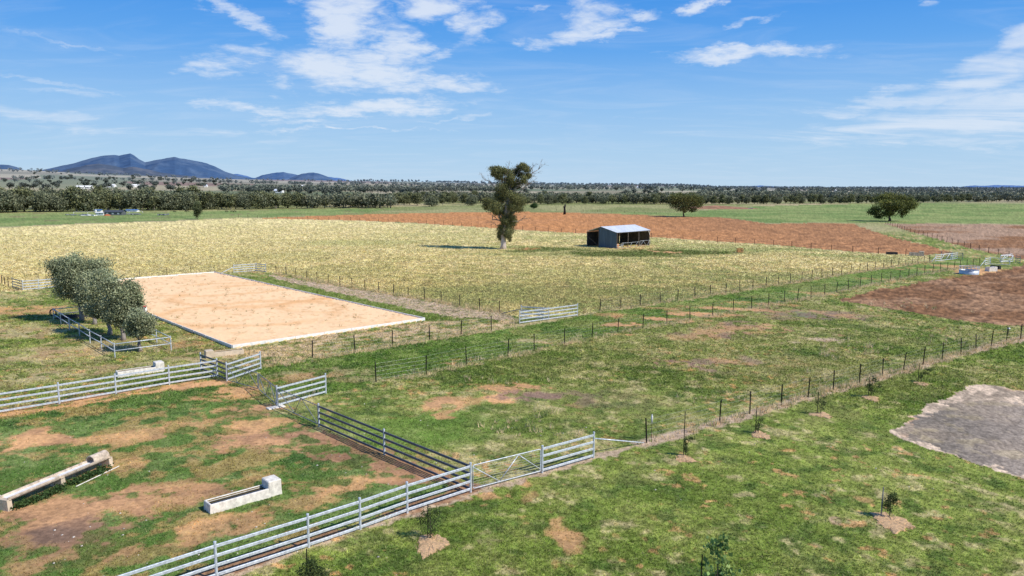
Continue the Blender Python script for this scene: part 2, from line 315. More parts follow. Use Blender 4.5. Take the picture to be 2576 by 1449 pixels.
def terr(X, Y):
    d = np.hypot(X, Y); az = np.arctan2(X, np.maximum(Y, 1e-3))
    e = np.interp(az, _az, _ev)
    zm = 14 * ss(.2, 1.5, e) + e / FO * 5000 * np.cos(az)
    t = np.clip((d - 950) / 4050, 0, 1.0)
    z = zm * t ** 1.25
    z = z + ss(1200, 2500, d) * (fbm(X, Y, 900, 3, 77) - .5) * 26 * ss(0, 8, e)
    return np.where(Y > 0, z, 0)
def mixc(a, b, t): return a + (b - a) * t[:, None]
def geval(X, Y, hi=True):
    """colour, grass cover, region id, height for ground points"""
    d = np.hypot(X, Y); n = X.shape[0]
    nA = fbm(X, Y, 9.0, 4, 1); nB = fbm(X, Y, 2.2, 4, 11); nC = fbm(X, Y, .55, 3, 21); nD = fbm(X, Y, 28., 3, 31)
    nE = fbm(X, Y, .16, 2, 41)
    wx = X + (nB - .5) * 2.0 + (nC - .5) * 1.3; wy = Y + (fbm(X, Y, 1.9, 3, 5) - .5) * 2.0 + (fbm(X, Y, .5, 2, 6) - .5) * 1.3
    g = mixc(np.tile(C['g1'], (n, 1)), C['g2'], ss(.35, .65, nA * .5 + nB * .5))
    g = mixc(g, C['g3'], ss(.50, .72, fbm(X, Y, 1.1, 3, 51)) * .8)
    nF = fbm(X, Y, 1.0, 4, 171)
    dry = ss(.50, .64, nB * .22 + nF * .34 + nC * .26 + nA * .18)
    lawn = inpoly(X, Y, POLY['lawn']); dry = np.where(lawn, ss(.56, .66, nB * .16 + nF * .40 + nC * .32 + nA * .12), dry)
    g = np.where(lawn[:, None], g * np.array([1.02, 1.06, .92]), g)
    col = mixc(g, C['olive'] * 1.15, ss(.47, .58, nF * .5 + nB * .5) * np.where(lawn, .22, .45)); col = mixc(col, C['tan'], dry * .62)
    spk = np.where(lawn, ss(.69, .80, fbm(X, Y, .6, 3, 61)), ss(.63, .75, fbm(X, Y, .6, 3, 61))); col = mixc(col, C['orange'] * .9, spk * ss(.42, .56, nA) * .7)
    mc = ss(.28, .72, fbm(X, Y, .17, 2, 191)); col = col * (.78 + .40 * mc)[:, None]
    cover = 1 - dry * .35
    rid = np.zeros(n, int)
    yard = inpoly(wx, wy, POLY['yard'])
    ys = ss(.52, .60, fbm(X, Y, .9, 4, 201) * .6 + fbm(X, Y, 3.5, 3, 203) * .4)
    yc = mixc(g * np.array([.56, .80, .80]), C['orange'] * .85, ys * .55); col = np.where(yard[:, None], mixc(yc, col, np.full(n, .18)), col)
    viv = ss(1.2, .3, ell(X, Y, 1040, 1085, 190, 50) + (nA - .5) * 2.2) * .8; col = mixc(col, np.array((.155, .245, .045)) * (.8 + .4 * nC)[:, None], viv * (~yard) * (~lawn))
    lane = inpoly(wx, wy, POLY['lane']); 
    lg = g * np.array([.68, .92, .72]); col = np.where(lane[:, None], col * .28 + lg * .72, col)
    # mown lawn: finer and greener
    rough = (X > 0) & (d > 45) & (d < 120)
    col = mixc(col, C['olive'], (ss(.42, .62, fbm(X, Y, 4, 3, 71)) * .45) * rough)
    sA = inpoly(wx, wy, POLY['stripA']); col = np.where(sA[:, None], mixc(col, C['pink'] * .9, .55 + .4 * ss(.35, .6, nC)), col); cover = np.where(sA, .6, cover)
    sB = inpoly(wx, wy, POLY['stripB']); col = np.where(sB[:, None], mixc(col, C['pink'] * np.array([1., .98, .86]), ss(.36, .60, nB * .6 + nC * .4) * .9), col)
    sG = inpoly(wx, wy, POLY['stripG']); col = np.where(sG[:, None], mixc(col, C['g1'] * 1.05, np.full(n, .7)), col)
    # pasture beyond the near fields
    far = ss(230, 300, d)
    past = mixc(np.tile(np.array((.34, .32, .14)), (n, 1)), np.array((.23, .25, .09)), ss(.4, .6, fbm(X, Y, 40, 4, 81)))
    past = mixc(past, np.array((.46, .37, .21)), ss(.55, .7, fbm(X, Y, 90, 3, 91)) * .7)
    col = mixc(col, past, far)
    gl = inpoly(X, Y, POLY['greenL']) | inpoly(X, Y, POLY['greenR'])
    gc = mixc(np.tile(np.array((.175, .245, .072)), (n, 1)), np.array((.27, .31, .105)), ss(.35, .65, fbm(X, Y, 18, 4, 95)))
    sp = ss(.72, .78, fbm(X, Y, 5.0, 2, 96)); gc = mixc(gc, C['dkbrown'], sp * .5 * (X < 0))
    col = np.where(gl[:, None], gc, col)
    # straw field
    st = inpoly(X + (nB - .5) * .8, Y + (nC - .5) * .8, POLY['straw'])
    sx = ss(-60, 40, X + (nD - .5) * 60)
    near = ss(150, 80, d)
    green = ss(.40, .60, nA * .3 + nD * .3 + nB * .4) * (.12 + .50 * sx) + near * sx * .30 * ss(.4, .6, nC)
    deep = np.zeros(n)
    for px, py, rx, ry, w in GREEN:
        gq = w * ss(1.15, .45, ell(X, Y, px, py, rx, ry) + (nA - .5) * 1.3 + (nB - .5) * .8); green = np.maximum(green, gq)
        if w > .8: deep = np.maximum(deep, gq)
    sc_ = mixc(np.tile(C['straw'], (n, 1)), C['straw2'], ss(.3, .7, nB))
    sgc = mixc(np.tile(C['sgreen'], (n, 1)), C['g1'] * .72, deep * .9)
    sc_ = mixc(sc_, sgc, np.clip(green * (.80 + .9 * (nC - .3)), 0, 1))
    sc_ = sc_ * (0.78 + .44 * ss(.25, .75, nC * .5 + nE * .5))[:, None]
    col = np.where(st[:, None], sc_, col); rid[st] = 1; cover = np.where(st, .9, cover)
    # worn patches
    pn = (fbm(X, Y, 5.0, 4, 141) - .5) * 2.6 + (nB - .5) * 2.0 + (nC - .5) * 1.3 + (nE - .5) * .6
    isl = fbm(X, Y, 1.3, 4, 151); tnt = fbm(X, Y, 1.9, 3, 161)
    for px, py, rx, ry, k, w in PATCH:
        c0 = P(px, py); dd = math.hypot(*c0); rr = max(dd / FO * rx, dd * dd / (CAMH * FO) * ry) * 1.9
        m = (abs(X - c0[0]) < rr) & (abs(Y - c0[1]) < rr)
        if not m.any(): continue
        t = ss(1.30, .58, ell(X[m], Y[m], px, py, rx, ry) + pn[m]) * w * (1 - .85 * ss(.56, .64, isl[m]))
        base = mixc(np.tile(C[k], (m.sum(), 1)), C['orange' if k in ('brown', 'purple') else 'brown'], ss(.45, .68, tnt[m]) * .55) * (.78 + .44 * nB[m])[:, None]
        col[m] = col[m] + (base - col[m]) * t[:, None]; cover[m] *= (1 - t * .93)
    # sprayed strips and dry growth along the fences
    for ln, w, c_, s in ((F5, .75, 'pink', .95), (F1, .55, 'tan', .8), (F4, .45, 'tan', .6), (F3, .5, 'tan', .8), (F_FAR, 1.6, 'straw', .8),
                         (PP((268, 1554), (545, 1457), (776, 1380), (1024, 1291), (1184, 1238), (1364, 1190), (1493, 1152), (1620, 1116)), .42, 'pink', .9),
                         (PP((250, 1535), (540, 1438), (770, 1368), (1010, 1282), (1180, 1226)), .55, 'brown', .95), (PP((1160, 1222), (967, 1150), (803, 1080)), .55, 'brown', .75), (PP((540, 957), (300, 1002), (0, 1046), (-200, 1080)), .33, 'orange', .9)):
        jj = .45 if ln is F5 else 1.0; dl = dline(X, Y, ln) + ((nB - .5) * w * 2.6 + (nC - .5) * w * 2) * jj
        t = ss(w, w * .45, dl) * s; t = np.where(st & (ln is not F_FAR), t * .5, t)
        col = mixc(col, C[c_] * (.9), t); cover = cover * (1 - t * .75)
    # ploughed fields
    zz = np.zeros(n)
    for i, k in ((2, 'pl1'), (3, 'pl2'), (4, 'pl3')):
        m = inpoly(wx, wy, POLY[k])
        if not m.any(): continue
        x, y = X[m], Y[m]
        if k == 'pl1':
            t = ss(10, 95, x + (nD[m] - .5) * 50); base = mixc(np.tile(C['red'], (m.sum(), 1)), C['plbrown'] * 1.15, t * .85)
            base = mixc(base, C['red2'] * 1.15, ss(.4, .7, nA[m]) * .5)
            fu = np.sin((x * .80 + y * .60 + nD[m] * 9) * 2 * math.pi / 3.2); base *= (1 + .10 * fu)[:, None]
        elif k == 'pl2':
            base = mixc(np.tile(C['plbrown'] * 1.05, (m.sum(), 1)), np.array((.44, .30, .20)), ss(.42, .62, fbm(x, y, 14, 4, 101)) * .7)
        else:
            base = mixc(np.tile(C['plbrown'] * .85, (m.sum(), 1)), np.array((.37, .22, .125)), ss(.45, .65, fbm(x, y, 7, 4, 102)) * .6)
            fu = np.sin((x * .62 - y * .78 + fbm(x, y, 20, 2, 103) * 6) * 2 * math.pi / 1.6); base *= (1 + .10 * fu)[:, None]
        cl = fbm(x, y, .8, 3, 104, .6)
        ca = .76 * ss(330, 90, d[m]) + .16
        base *= (1 - ca / 2 + ca * ss(.25, .75, cl * .6 + fbm(x, y, .35, 2, 109) * .4))[:, None]
        col[m] = base; cover[m] = 0; rid[m] = i
        zz[m] = (cl - .5) * .22 + (fbm(x, y, .3, 2, 105) - .5) * .12
    m = inpoly(X, Y, POLY['arena'])
    if m.any():
        x, y = X[m], Y[m]; c0 = P(680, 760)
        s = mixc(np.tile(C['sand'], (m.sum(), 1)), C['sand2'], ss(.46, .72, fbm(x, y, 3, 4, 111) * .6 + nC[m] * .4) * .30)
        for (ax, ay, rx, ry) in ((640, 745, 170, 26), (860, 770, 150, 18), (560, 730, 160, 14), (640, 790, 200, 30)):
            e = ell(x, y, ax, ay, rx, ry); s = mixc(s, C['sand2'], ss(.17, .0, abs(e - 1 + (nB[m] - .5) * .3)) * .75 * ss(.3, .55, nA[m]) * .8)
        e = ell(x, y, 870, 752, 120, 12); s = mixc(s, C['sand2'], ss(1, .3, e) * ss(.45, .6, nC[m]) * .6)
        e = ell(x, y, 700, 850, 400, 4); 
        hp = ss(.66, .74, fbm(x, y, .55, 2, 211)); s = mixc(s, C['sand2'] * .8, hp * .45)
        col[m] = s; cover[m] = 0; rid[m] = 5; zz[m] = .17 + (nC[m] - .5) * .07 + (nB[m] - .5) * .04
    m = inpoly(X + (wx - X) * .5, Y + (wy - Y) * .5, POLY['gravel']); tnt0 = fbm(X, Y, .9, 4, 181)
    if m.any():
        x, y = X[m], Y[m]
        gi = inpoly(x + (nB[m] - .5) * 2 + (nC[m] - .5) * 1.8, y + (nA[m] - .5) * 2 + (tnt0[m] - .5) * 2, POLY['gravin'])
        e = mixc(np.tile(np.array((.66, .50, .35)), (m.sum(), 1)), C['red2'], ss(.5, .7, nB[m]) * .45)
        gr = mixc(np.tile(C['gravel'], (m.sum(), 1)), C['gravel2'], ss(.35, .65, fbm(x, y, 3.0, 4, 121)) * .9)
        gr = mixc(gr, np.array((.40, .32, .25)), ss(3, 9, x - .62 * y + 4.5 + (nA[m] - .5) * 5) * .55)
        gr = mixc(gr, C['tan'], ss(.56, .68, tnt0[m]) * .3); e = mixc(e, C['gravel2'] * .8, ss(.5, .64, tnt0[m]) * .7)
        col[m] = np.where(gi[:, None], gr, e) * (.75 + .5 * nE[m])[:, None]; cover[m] = np.where(gi, 0, .05); rid[m] = 6
        zz[m] = (nE[m] - .5) * .03
    cm = np.where(rid == 5, .25, 1.0); col *= (1 + cm * (-.26 + .52 * ss(.15, .85, nE * .6 + nC * .4)))[:, None]
    # country beyond the river
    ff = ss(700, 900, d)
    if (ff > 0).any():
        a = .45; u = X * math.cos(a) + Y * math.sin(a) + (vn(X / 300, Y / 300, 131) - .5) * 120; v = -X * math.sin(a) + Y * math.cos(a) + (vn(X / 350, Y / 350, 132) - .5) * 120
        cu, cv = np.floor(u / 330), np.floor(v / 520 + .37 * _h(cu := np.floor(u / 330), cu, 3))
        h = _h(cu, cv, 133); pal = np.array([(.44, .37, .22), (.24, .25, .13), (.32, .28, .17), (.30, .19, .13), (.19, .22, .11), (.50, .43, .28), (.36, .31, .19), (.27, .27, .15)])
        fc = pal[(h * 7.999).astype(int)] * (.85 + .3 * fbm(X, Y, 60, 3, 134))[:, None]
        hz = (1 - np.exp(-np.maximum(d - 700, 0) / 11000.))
        fc = mixc(fc * .92, np.array((.20, .27, .38)), hz); col = mixc(col, fc, ff); cover = cover * (1 - ff)  # bluish air haze painted into the field colours, growing with distance
    zz = zz + np.where(rid == 0, (nB - .5) * .10 + (nC - .5) * .05 * (d < 120), 0) + np.where(rid == 1, (nA - .5) * .12, 0)
    zz = zz * ss(700, 300, d) + terr(X, Y)
    return col, cover, rid, zz

# ------------------------------------------------------------------ ground sheets
def build_ground():
    fine = np.linspace(-rad(39), rad(39), 1240)
    left = -rad(39) - np.cumsum(np.geomspace(rad(.07), rad(7), 75)); left = left[left > -math.pi * .995]
    az = np.concatenate([left[::-1], fine, -left]); az = np.concatenate([az, [2 * math.pi + az[0] - 1e-9]]) if False else az
    inv = np.linspace(1 / 17.5, 1 / 1500., 760)
    r = np.concatenate([[.05, 3, 6, 9, 12, 14, 16], 1 / inv, np.geomspace(1560, 26000, 90)])
    A, Rr = np.meshgrid(az, r); X = (np.sin(A) * Rr).ravel(); Y = (np.cos(A) * Rr).ravel()
    col, cov, rid, zz = geval(X, Y)
    V = np.stack([X, Y, zz], 1); na, nr = len(az), len(r)
    i = np.arange(nr - 1)[:, None] * na + np.arange(na)[None, :]; j = np.arange(nr - 1)[:, None] * na + (np.arange(na)[None, :] + 1) % na
    F = np.stack([i, j, j + na, i + na], -1).reshape(-1, 4)[:, ::-1]
    fr = rid[F[:, 0]]
    spec = {0: ('ground', 'ground', 'green paddock and lawn ground with worn orange patches'), 1: ('straw_field', 'ground', 'straw coloured grass field with green mottling behind the arena'),
            2: ('ploughed_field', 'plough', 'red ploughed field behind the open shed'), 3: ('ploughed_field', 'plough', 'brown ploughed field right of the grassy track'),
            4: ('ploughed_field', 'plough', 'brown ploughed field beside the round feeder'), 5: ('sand_arena', 'sand', 'pale orange sand riding arena inside white boards'),
            6: ('gravel_driveway', 'gravel', 'grey gravel driveway with a tan verge')}
    for k, (nm, mt, lb) in spec.items():
        f = F[fr == k]; u, inv_ = np.unique(f, return_inverse=True)
        o = np_mesh(nm, V[u], inv_.reshape(f.shape), M[mt], col[u], smooth=(k in (0, 1, 5)))
        tag(o, lb, nm.replace('_', ' '), kind='structure')
build_ground()
def gz(x, y): return float(geval(np.array([x], float), np.array([y], float))[3][0])

def gzn(x, y):
    X, Y = np.array([x], float), np.array([y], float)
    return float((fbm(X, Y, 2.2, 4, 11)[0] - .5) * .10 + (fbm(X, Y, .55, 3, 21)[0] - .5) * .05)

# ------------------------------------------------------------------ grass
def build_grass():
    rs = R(5)
    def blades(n, d0, d1, hgt, wid, test, cmul, name, label, nb=3, azr=38.5, pw=1.0):
        d = 1 / (1 / d0 + (1 / d1 - 1 / d0) * rs.rand(n) ** pw); a = rad(azr) * (rs.rand(n) * 2 - 1)
        X, Y = np.sin(a) * d, np.cos(a) * d
        col, cov, rid, zz = geval(X, Y)
        keep = test(rid, cov, X, Y, d, rs.rand(n)) & (rs.rand(n) < ss(d1, d1 * .72, d)) & (rs.rand(n) < ss(d0, d0 * 1.22 if d0 > 30 else d0 * 1.001, d)); X, Y, zz, col, d = X[keep], Y[keep], zz[keep], col[keep], d[keep]; n = len(X)
        # each tuft is nb crossed blades
        X = np.repeat(X, nb); Y = np.repeat(Y, nb); zz = np.repeat(zz, nb); tone = np.repeat((.42 + 1.55 * rs.rand(n) ** 1.25), nb); tone2 = np.repeat(.76 + .46 * rs.rand(n), nb); dead = np.repeat(rs.rand(n) < .10, nb); col = np.repeat(col, nb, 0); d = np.repeat(d, nb); N_ = n * nb
        s = wid * (.6 + .8 * rs.rand(N_)) * np.clip(d / 45, .7, 2.2); h = hgt * (.35 + .95 * rs.rand(N_) ** 1.3)
        X = X + rs.randn(N_) * s * 1.2; Y = Y + rs.randn(N_) * s * 1.2
        t = rs.rand(N_) * math.pi * 2; lx, ly = rs.randn(N_) * h * .55, rs.randn(N_) * h * .55
        V = np.zeros((N_, 3, 3)); V[:, 0] = np.stack([X - np.cos(t) * s, Y - np.sin(t) * s, zz - .01], 1); V[:, 1] = np.stack([X + np.cos(t) * s, Y + np.sin(t) * s, zz - .01], 1)
        V[:, 2] = np.stack([X + lx, Y + ly, zz + h], 1)
        br = cmul(rs, N_, col, tone, tone2, dead)
        cc = np.repeat(br, 3, 0).reshape(N_, 3, 3); cc[:, :2] *= .85
        o = np_mesh(name, V.reshape(-1, 3), np.arange(N_ * 3).reshape(-1, 3), M['grass'], cc.reshape(-1, 3))
        tag(o, label, 'grass', kind='stuff'); return o
    def cg(rs, n, col, tone, tone2, dead):
        k = (tone * (.75 + .6 * rs.rand(n)))[:, None]; c = col * k
        t = dead[:, None]; c = np.where(t, c * .4 + np.array((.74, .62, .36)) * .6, c)
        return c * np.array([1.0, 1.08, .9])
    def cs(rs, n, col, tone, tone2, dead):
        k = (tone2 * (.85 + .3 * rs.rand(n)))[:, None]; return np.minimum(col * k, .95)
    blades(430000, 18, 75, .065, .015, lambda r_, c, X, Y, d, q: (r_ == 0) & (q < c), cg, 'grass', 'short green grass of the lawn and the paddocks near the yard')
    blades(330000, 48, 170, .10, .019, lambda r_, c, X, Y, d, q: (r_ == 0) & (q < c), cg, 'grass', 'rough green and tan grass of the farther paddocks and the lane')
    blades(400000, 75, 330, .17, .042, lambda r_, c, X, Y, d, q: (r_ == 1) & (q < c), cs, 'straw_grass', 'tall dry straw grass standing over the big pale field', nb=2)
    # taller dry tufts
    X = []; Y = []
    for ln, n, w in ((F1, 900, .5), (F4, 700, .5), (F3, 700, .4), (F5, 500, .35)):
        seg = rs.randint(0, len(ln) - 1, n); t = rs.rand(n); L = np.array(ln)
        p = L[seg] + (L[seg + 1] - L[seg]) * t[:, None] + rs.randn(n, 2) * w; X.append(p[:, 0]); Y.append(p[:, 1])
    for px, py, rx, ry, n in ((1300, 1070, 90, 25, 30), (1370, 1045, 20, 8, 8), (2150, 880, 120, 25, 45), (2080, 890, 30, 10, 16), (2060, 960, 80, 30, 22), (1310, 893, 14, 5, 10), (2400, 850, 150, 25, 40), (1780, 1000, 120, 30, 16), (1440, 1090, 60, 20, 12), (640, 920, 60, 10, 40), (730, 915, 50, 9, 40), (740, 1000, 60, 14, 20), (2250, 780, 120, 20, 40), (1200, 960, 200, 20, 20), (290, 875, 60, 8, 20), (410, 885, 50, 5, 20)):
        a, b = rs.randn(n) * .5, rs.randn(n) * .5
        for q, w in zip(a, b):
            p = P(px + q * rx, py + w * ry); X.append([p[0]]); Y.append([p[1]])
    X = np.concatenate(X); Y = np.concatenate(Y); n = len(X); nb = 12
    zz = geval(X, Y)[3]; sz = np.repeat(.10 + .18 * rs.rand(n) ** 2, nb); X0, Y0, zz = np.repeat(X, nb), np.repeat(Y, nb), np.repeat(zz, nb); N_ = n * nb
    X1 = X0 + rs.randn(N_) * sz * .6; Y1 = Y0 + rs.randn(N_) * sz * .6; t = rs.rand(N_) * 6.28; w = .012 + .012 * rs.rand(N_)
    V = np.zeros((N_, 3, 3)); V[:, 0] = np.stack([X1 - np.cos(t) * w, Y1 - np.sin(t) * w, zz - .02], 1); V[:, 1] = np.stack([X1 + np.cos(t) * w, Y1 + np.sin(t) * w, zz - .02], 1)
    V[:, 2] = np.stack([X1 + rs.randn(N_) * sz * .8, Y1 + rs.randn(N_) * sz * .8, zz + sz * (1 + rs.rand(N_) * 1.4)], 1)
    base = np.where((np.repeat(rs.rand(n), nb) < .7)[:, None], np.array((.80, .62, .36)), np.array((.26, .32, .10))) * (.7 + .6 * rs.rand(N_))[:, None]
    tag(np_mesh('dry_grass_tufts', V.reshape(-1, 3), np.arange(N_ * 3).reshape(-1, 3), M['grass'], np.repeat(base, 3, 0)), 'pale dry grass tufts along the wire fences and through the paddock', 'grass', kind='stuff')
    # weeds growing through the arena sand
    n = 150; U, W_ = rs.rand(n) * .96 + .02, rs.rand(n) * .96 + .02
    X = ARA[0] + (ARB[0] - ARA[0]) * U + (ARD[0] - ARA[0]) * W_; Y = ARA[1] + (ARB[1] - ARA[1]) * U + (ARD[1] - ARA[1]) * W_
    nb = 9; s = np.repeat(.06 + .13 * rs.rand(n), nb); N_ = n * nb; X1 = np.repeat(X, nb) + rs.randn(N_) * s * .5; Y1 = np.repeat(Y, nb) + rs.randn(N_) * s * .5; t = rs.rand(N_) * 6.28
    V = np.zeros((N_, 3, 3)); V[:, 0] = np.stack([X1 - np.cos(t) * .015, Y1 - np.sin(t) * .015, np.full(N_, .14)], 1); V[:, 1] = np.stack([X1 + np.cos(t) * .015, Y1 + np.sin(t) * .015, np.full(N_, .14)], 1)
    V[:, 2] = np.stack([X1 + rs.randn(N_) * s, Y1 + rs.randn(N_) * s, .17 + s * (1 + 1.3 * rs.rand(N_))], 1)
    c = np.tile(np.array((.34, .28, .12)), (N_, 1)) * (.6 + .8 * rs.rand(N_))[:, None]
    tag(np_mesh('arena_weeds', V.reshape(-1, 3), np.arange(N_ * 3).reshape(-1, 3), M['grass'], np.repeat(c, 3, 0)), 'sparse low weeds growing through the arena sand', 'weeds', kind='stuff')
    # pale stones lying in the grass
    mb = MB(); 
    for k in range(150):
        px, py = (rs.rand() * 1000 - 0, 1100 + rs.rand() * 349) if k < 70 else (700 + rs.rand() * 1800, 930 + rs.rand() * 330)
        x, y = P(px, py); s = .02 + .05 * rs.rand() ** 2; a = rs.rand(6) * .5 + .7; z = gz(x, y)
        v = [(x + s * a[0], y, z + s * .3), (x, y + s * a[1], z + s * .3), (x - s * a[2], y, z + s * .3), (x, y - s * a[3], z + s * .3), (x + s * .2, y, z + s * .9 * a[4]), (x, y, z - s * .3)]
        mb.add(v, [(0, 1, 4), (1, 2, 4), (2, 3, 4), (3, 0, 4), (1, 0, 5), (2, 1, 5), (3, 2, 5), (0, 3, 5)])
    tag(mb.build('loose_stones', M['stone']), 'small pale stones scattered through the grass', 'stones', kind='stuff')
build_grass()

# ------------------------------------------------------------------ trees
def leaf_cloud(clumps, n, ls, rs, cols, droop=.3, sub=7, aspect=.35, shell=.75):
    """clumps (x,y,z,rx,ry,rz); leaves gather in sub-clusters so that gaps and light/dark masses show"""
    V = []; CC = []
    vol = np.array([c[3] * c[4] * c[5] for c in clumps]) ** .62; vol = vol / vol.sum()
    for c, w in zip(clumps, vol):
        m = max(8, int(n * w)); k = max(3, int(sub))
        dr = rs.randn(k, 3); dr /= np.linalg.norm(dr, axis=1)[:, None]; dr *= (shell + (1 - shell) * rs.rand(k))[:, None] * .8
        idx = rs.randint(0, k, m); tone = .72 + .56 * rs.rand(k)
        p = dr[idx] + rs.randn(m, 3) * (.30 + .16 * rs.rand(k))[idx][:, None] * np.array([1, 1, .8])
        q = np.array(c[:3]) + p * np.array(c[3:6])
        a = rs.randn(m, 3); a[:, 2] -= droop * 2; a /= np.linalg.norm(a, axis=1)[:, None]
        b = np.cross(a, rs.randn(m, 3)); b /= np.linalg.norm(b, axis=1)[:, None] + 1e-9
        L = (ls * (.6 + .8 * rs.rand(m)))[:, None]; W = L * aspect
        v = np.stack([q - b * W * .3, q + a * L * .5 - b * W, q + a * L, q + a * L * .5 + b * W], 1)
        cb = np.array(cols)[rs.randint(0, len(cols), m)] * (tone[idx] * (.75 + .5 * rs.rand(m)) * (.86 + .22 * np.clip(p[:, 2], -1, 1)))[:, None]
        V.append(v.reshape(-1, 3)); CC.append(np.repeat(cb, 4, 0))
    V = np.concatenate(V); CC = np.concatenate(CC)
    return V, np.arange(len(V)).reshape(-1, 4), CC
GUM = [(.11, .135, .06), (.09, .115, .055), (.14, .15, .07)]
GREYGUM = [(.35, .385, .215), (.25, .28, .155), (.48, .49, .29)]
def limb(mb, p, q, r0, r1, rs, n=5, wob=.08, k=6):
    p, q = Vector(p), Vector(q); L = (q - p).length; pts = []
    for i in range(n):
        t = i / (n - 1); o = Vector(rs.randn(3) * wob * L * math.sin(math.pi * t))
        pts.append(p.lerp(q, t) + o + Vector((0, 0, L * .05 * math.sin(math.pi * t))))
    mb.tube(pts, [r0 + (r1 - r0) * i / (n - 1) for i in range(n)], k); return pts
def twigs(mb, tip, d, L, rs, depth=2, r=.04):
    for _ in range(3):
        e = Vector(d) + Vector(rs.randn(3) * .45); e.normalize(); q = Vector(tip) + e * L * (.6 + .6 * rs.rand())
        mb.tube([tip, Vector(tip).lerp(q, .5) + Vector(rs.randn(3) * L * .06), q], [r, r * .7, r * .35], 4)
        if depth: twigs(mb, q, e, L * .6, rs, depth - 1, r * .45)
def tree(name, label, x, y, h, clumps, seed, bark, cols, n, ls, r0, fork=.3, cat='tree', group=None, droop=.3, sub=7, leafmat='leaf', bare=(), nl=None, aspect=.35, trunk_pts=None):
    rs = R(seed); z0 = gz(x, y); o = thing(name, label, cat, (x, y, z0 - .05), group)
    tb = MB(); fz = fork * h
    tp = trunk_pts or [(0, 0, -.1), (r0 * .3, 0, fz * .35), (-r0 * .3, 0, fz * .7), (0, 0, fz)]
    tb.tube(tp, [r0 * 1.35] + [r0 * (1 - .35 * i / (len(tp) - 1)) for i in range(1, len(tp))], 9)
    lb = MB(); cl = clumps if nl is None else clumps[:nl]
    for c in cl:
        s = Vector(tp[-1]); t = Vector(c[:3]) + Vector((0, 0, -c[5] * .2))
        s = Vector(tp[-1]) if t.z > tp[-1][2] else Vector(tp[len(tp) // 2])
        rr = r0 * (.22 + .20 * min(1, c[3] / 3)); limb(lb, s, t, rr, rr * .3, rs, 6)
        for _ in range(4):
            dd = Vector(rs.randn(3)); dd.normalize(); limb(lb, t.lerp(s, .25), t + Vector((dd.x * c[3], dd.y * c[4], dd.z * c[5])) * .75, rr * .35, rr * .1, rs, 4, k=4)
    for (bx, by, bz, sx, sy, sz, rr) in bare:
        pts = limb(lb, (sx, sy, sz), (bx, by, bz), rr, rr * .35, rs, 6, .07); d = Vector((bx - sx, by - sy, bz - sz)).normalized()
        for f in (2, 3, 4, 5): twigs(lb, pts[f], d, (Vector((bx, by, bz)) - Vector((sx, sy, sz))).length * .22, rs, 1, rr * .35)
    tb.build('trunk', bark, o, smooth=True)
    if lb.n: lb.build('branches', bark if bark is not M['palebark'] else M['bark'], o, smooth=True)
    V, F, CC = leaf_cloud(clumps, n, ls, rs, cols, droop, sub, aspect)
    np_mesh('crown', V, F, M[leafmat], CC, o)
    return o

# the tall gum: masses read off crown by crown
bx, by = P(1265, 626.5); k = by / FO / 5.683 * 1.0
def tc(cx, cy, rx, ry, dy=0): return ((cx - 705) * k, dy, (1345 - cy) * k, rx * k, (rx * .9 + 10) * k, ry * k)
TC = [tc(590, 215, 75, 55, 1), tc(665, 285, 65, 85, -1), tc(620, 270, 50, 60, 2), tc(765, 240, 45, 50, 2), tc(820, 320, 60, 95, -1), tc(880, 245, 42, 50, 1), tc(985, 165, 52, 48, 0), tc(1045, 215, 50, 60, -1), tc(955, 300, 50, 50, 1), tc(1000, 355, 42, 55, -2),
      tc(690, 500, 85, 90, -1), tc(775, 440, 65, 85, 1), tc(670, 600, 75, 90, 2), tc(860, 440, 38, 60, 0), tc(835, 600, 75, 70, -2), tc(925, 645, 85, 75, 0), tc(865, 730, 95, 75, -1), tc(945, 740, 55, 60, 2), tc(505, 655, 75, 48, -1), tc(455, 715, 45, 55, 1), tc(600, 730, 85, 75, -2), tc(630, 810, 60, 50, 0),
      tc(755, 780, 75, 75, 2), tc(800, 860, 85, 70, 0), tc(730, 920, 55, 60, -1), tc(840, 950, 55, 60, 1), tc(670, 1060, 42, 80, -.5), tc(800, 1030, 65, 80, .5), tc(780, 1110, 52, 60, -.8), tc(660, 1150, 30, 65, .4), tc(800, 1175, 28, 42, 0), tc(735, 1010, 55, 70, .6)]
TC += [tc(915, 190, 40, 45, 1), tc(1065, 300, 40, 50, 0), tc(705, 215, 45, 45, -1), tc(925, 410, 50, 60, 1), tc(780, 340, 55, 60, 2), tc(560, 270, 35, 40, 0)]
def br(ax, ay, sx, sy, r): return ((ax - 705) * k, 0, (1345 - ay) * k, (sx - 705) * k, 0, (1345 - sy) * k, r)
tree('gum_tree', 'tall lone gum tree with pale trunk and bare upper branches left of the open shed', bx, by, 19, TC, 3, M['palebark'],
     [(.18, .19, .08), (.13, .145, .065), (.27, .26, .10)], 64000, .25, .62, .42, droop=.9, sub=14, aspect=.22,
     bare=[br(415, 335, 640, 560, .12), br(1205, 215, 860, 600, .16), br(1130, 390, 900, 560, .09), br(515, 955, 700, 1010, .08), br(1035, 905, 800, 960, .10), br(515, 830, 700, 960, .07), br(790, 150, 760, 420, .09), br(900, 200, 800, 420, .08), br(1130, 170, 1000, 400, .08)],
     trunk_pts=[(0, 0, -.2), (.15, 0, 1.2), (.05, 0, 3.), (.3, .1, 5), (.7, 0, 7.2), (.9, 0, 9.5), (1.4, 0, 12)])
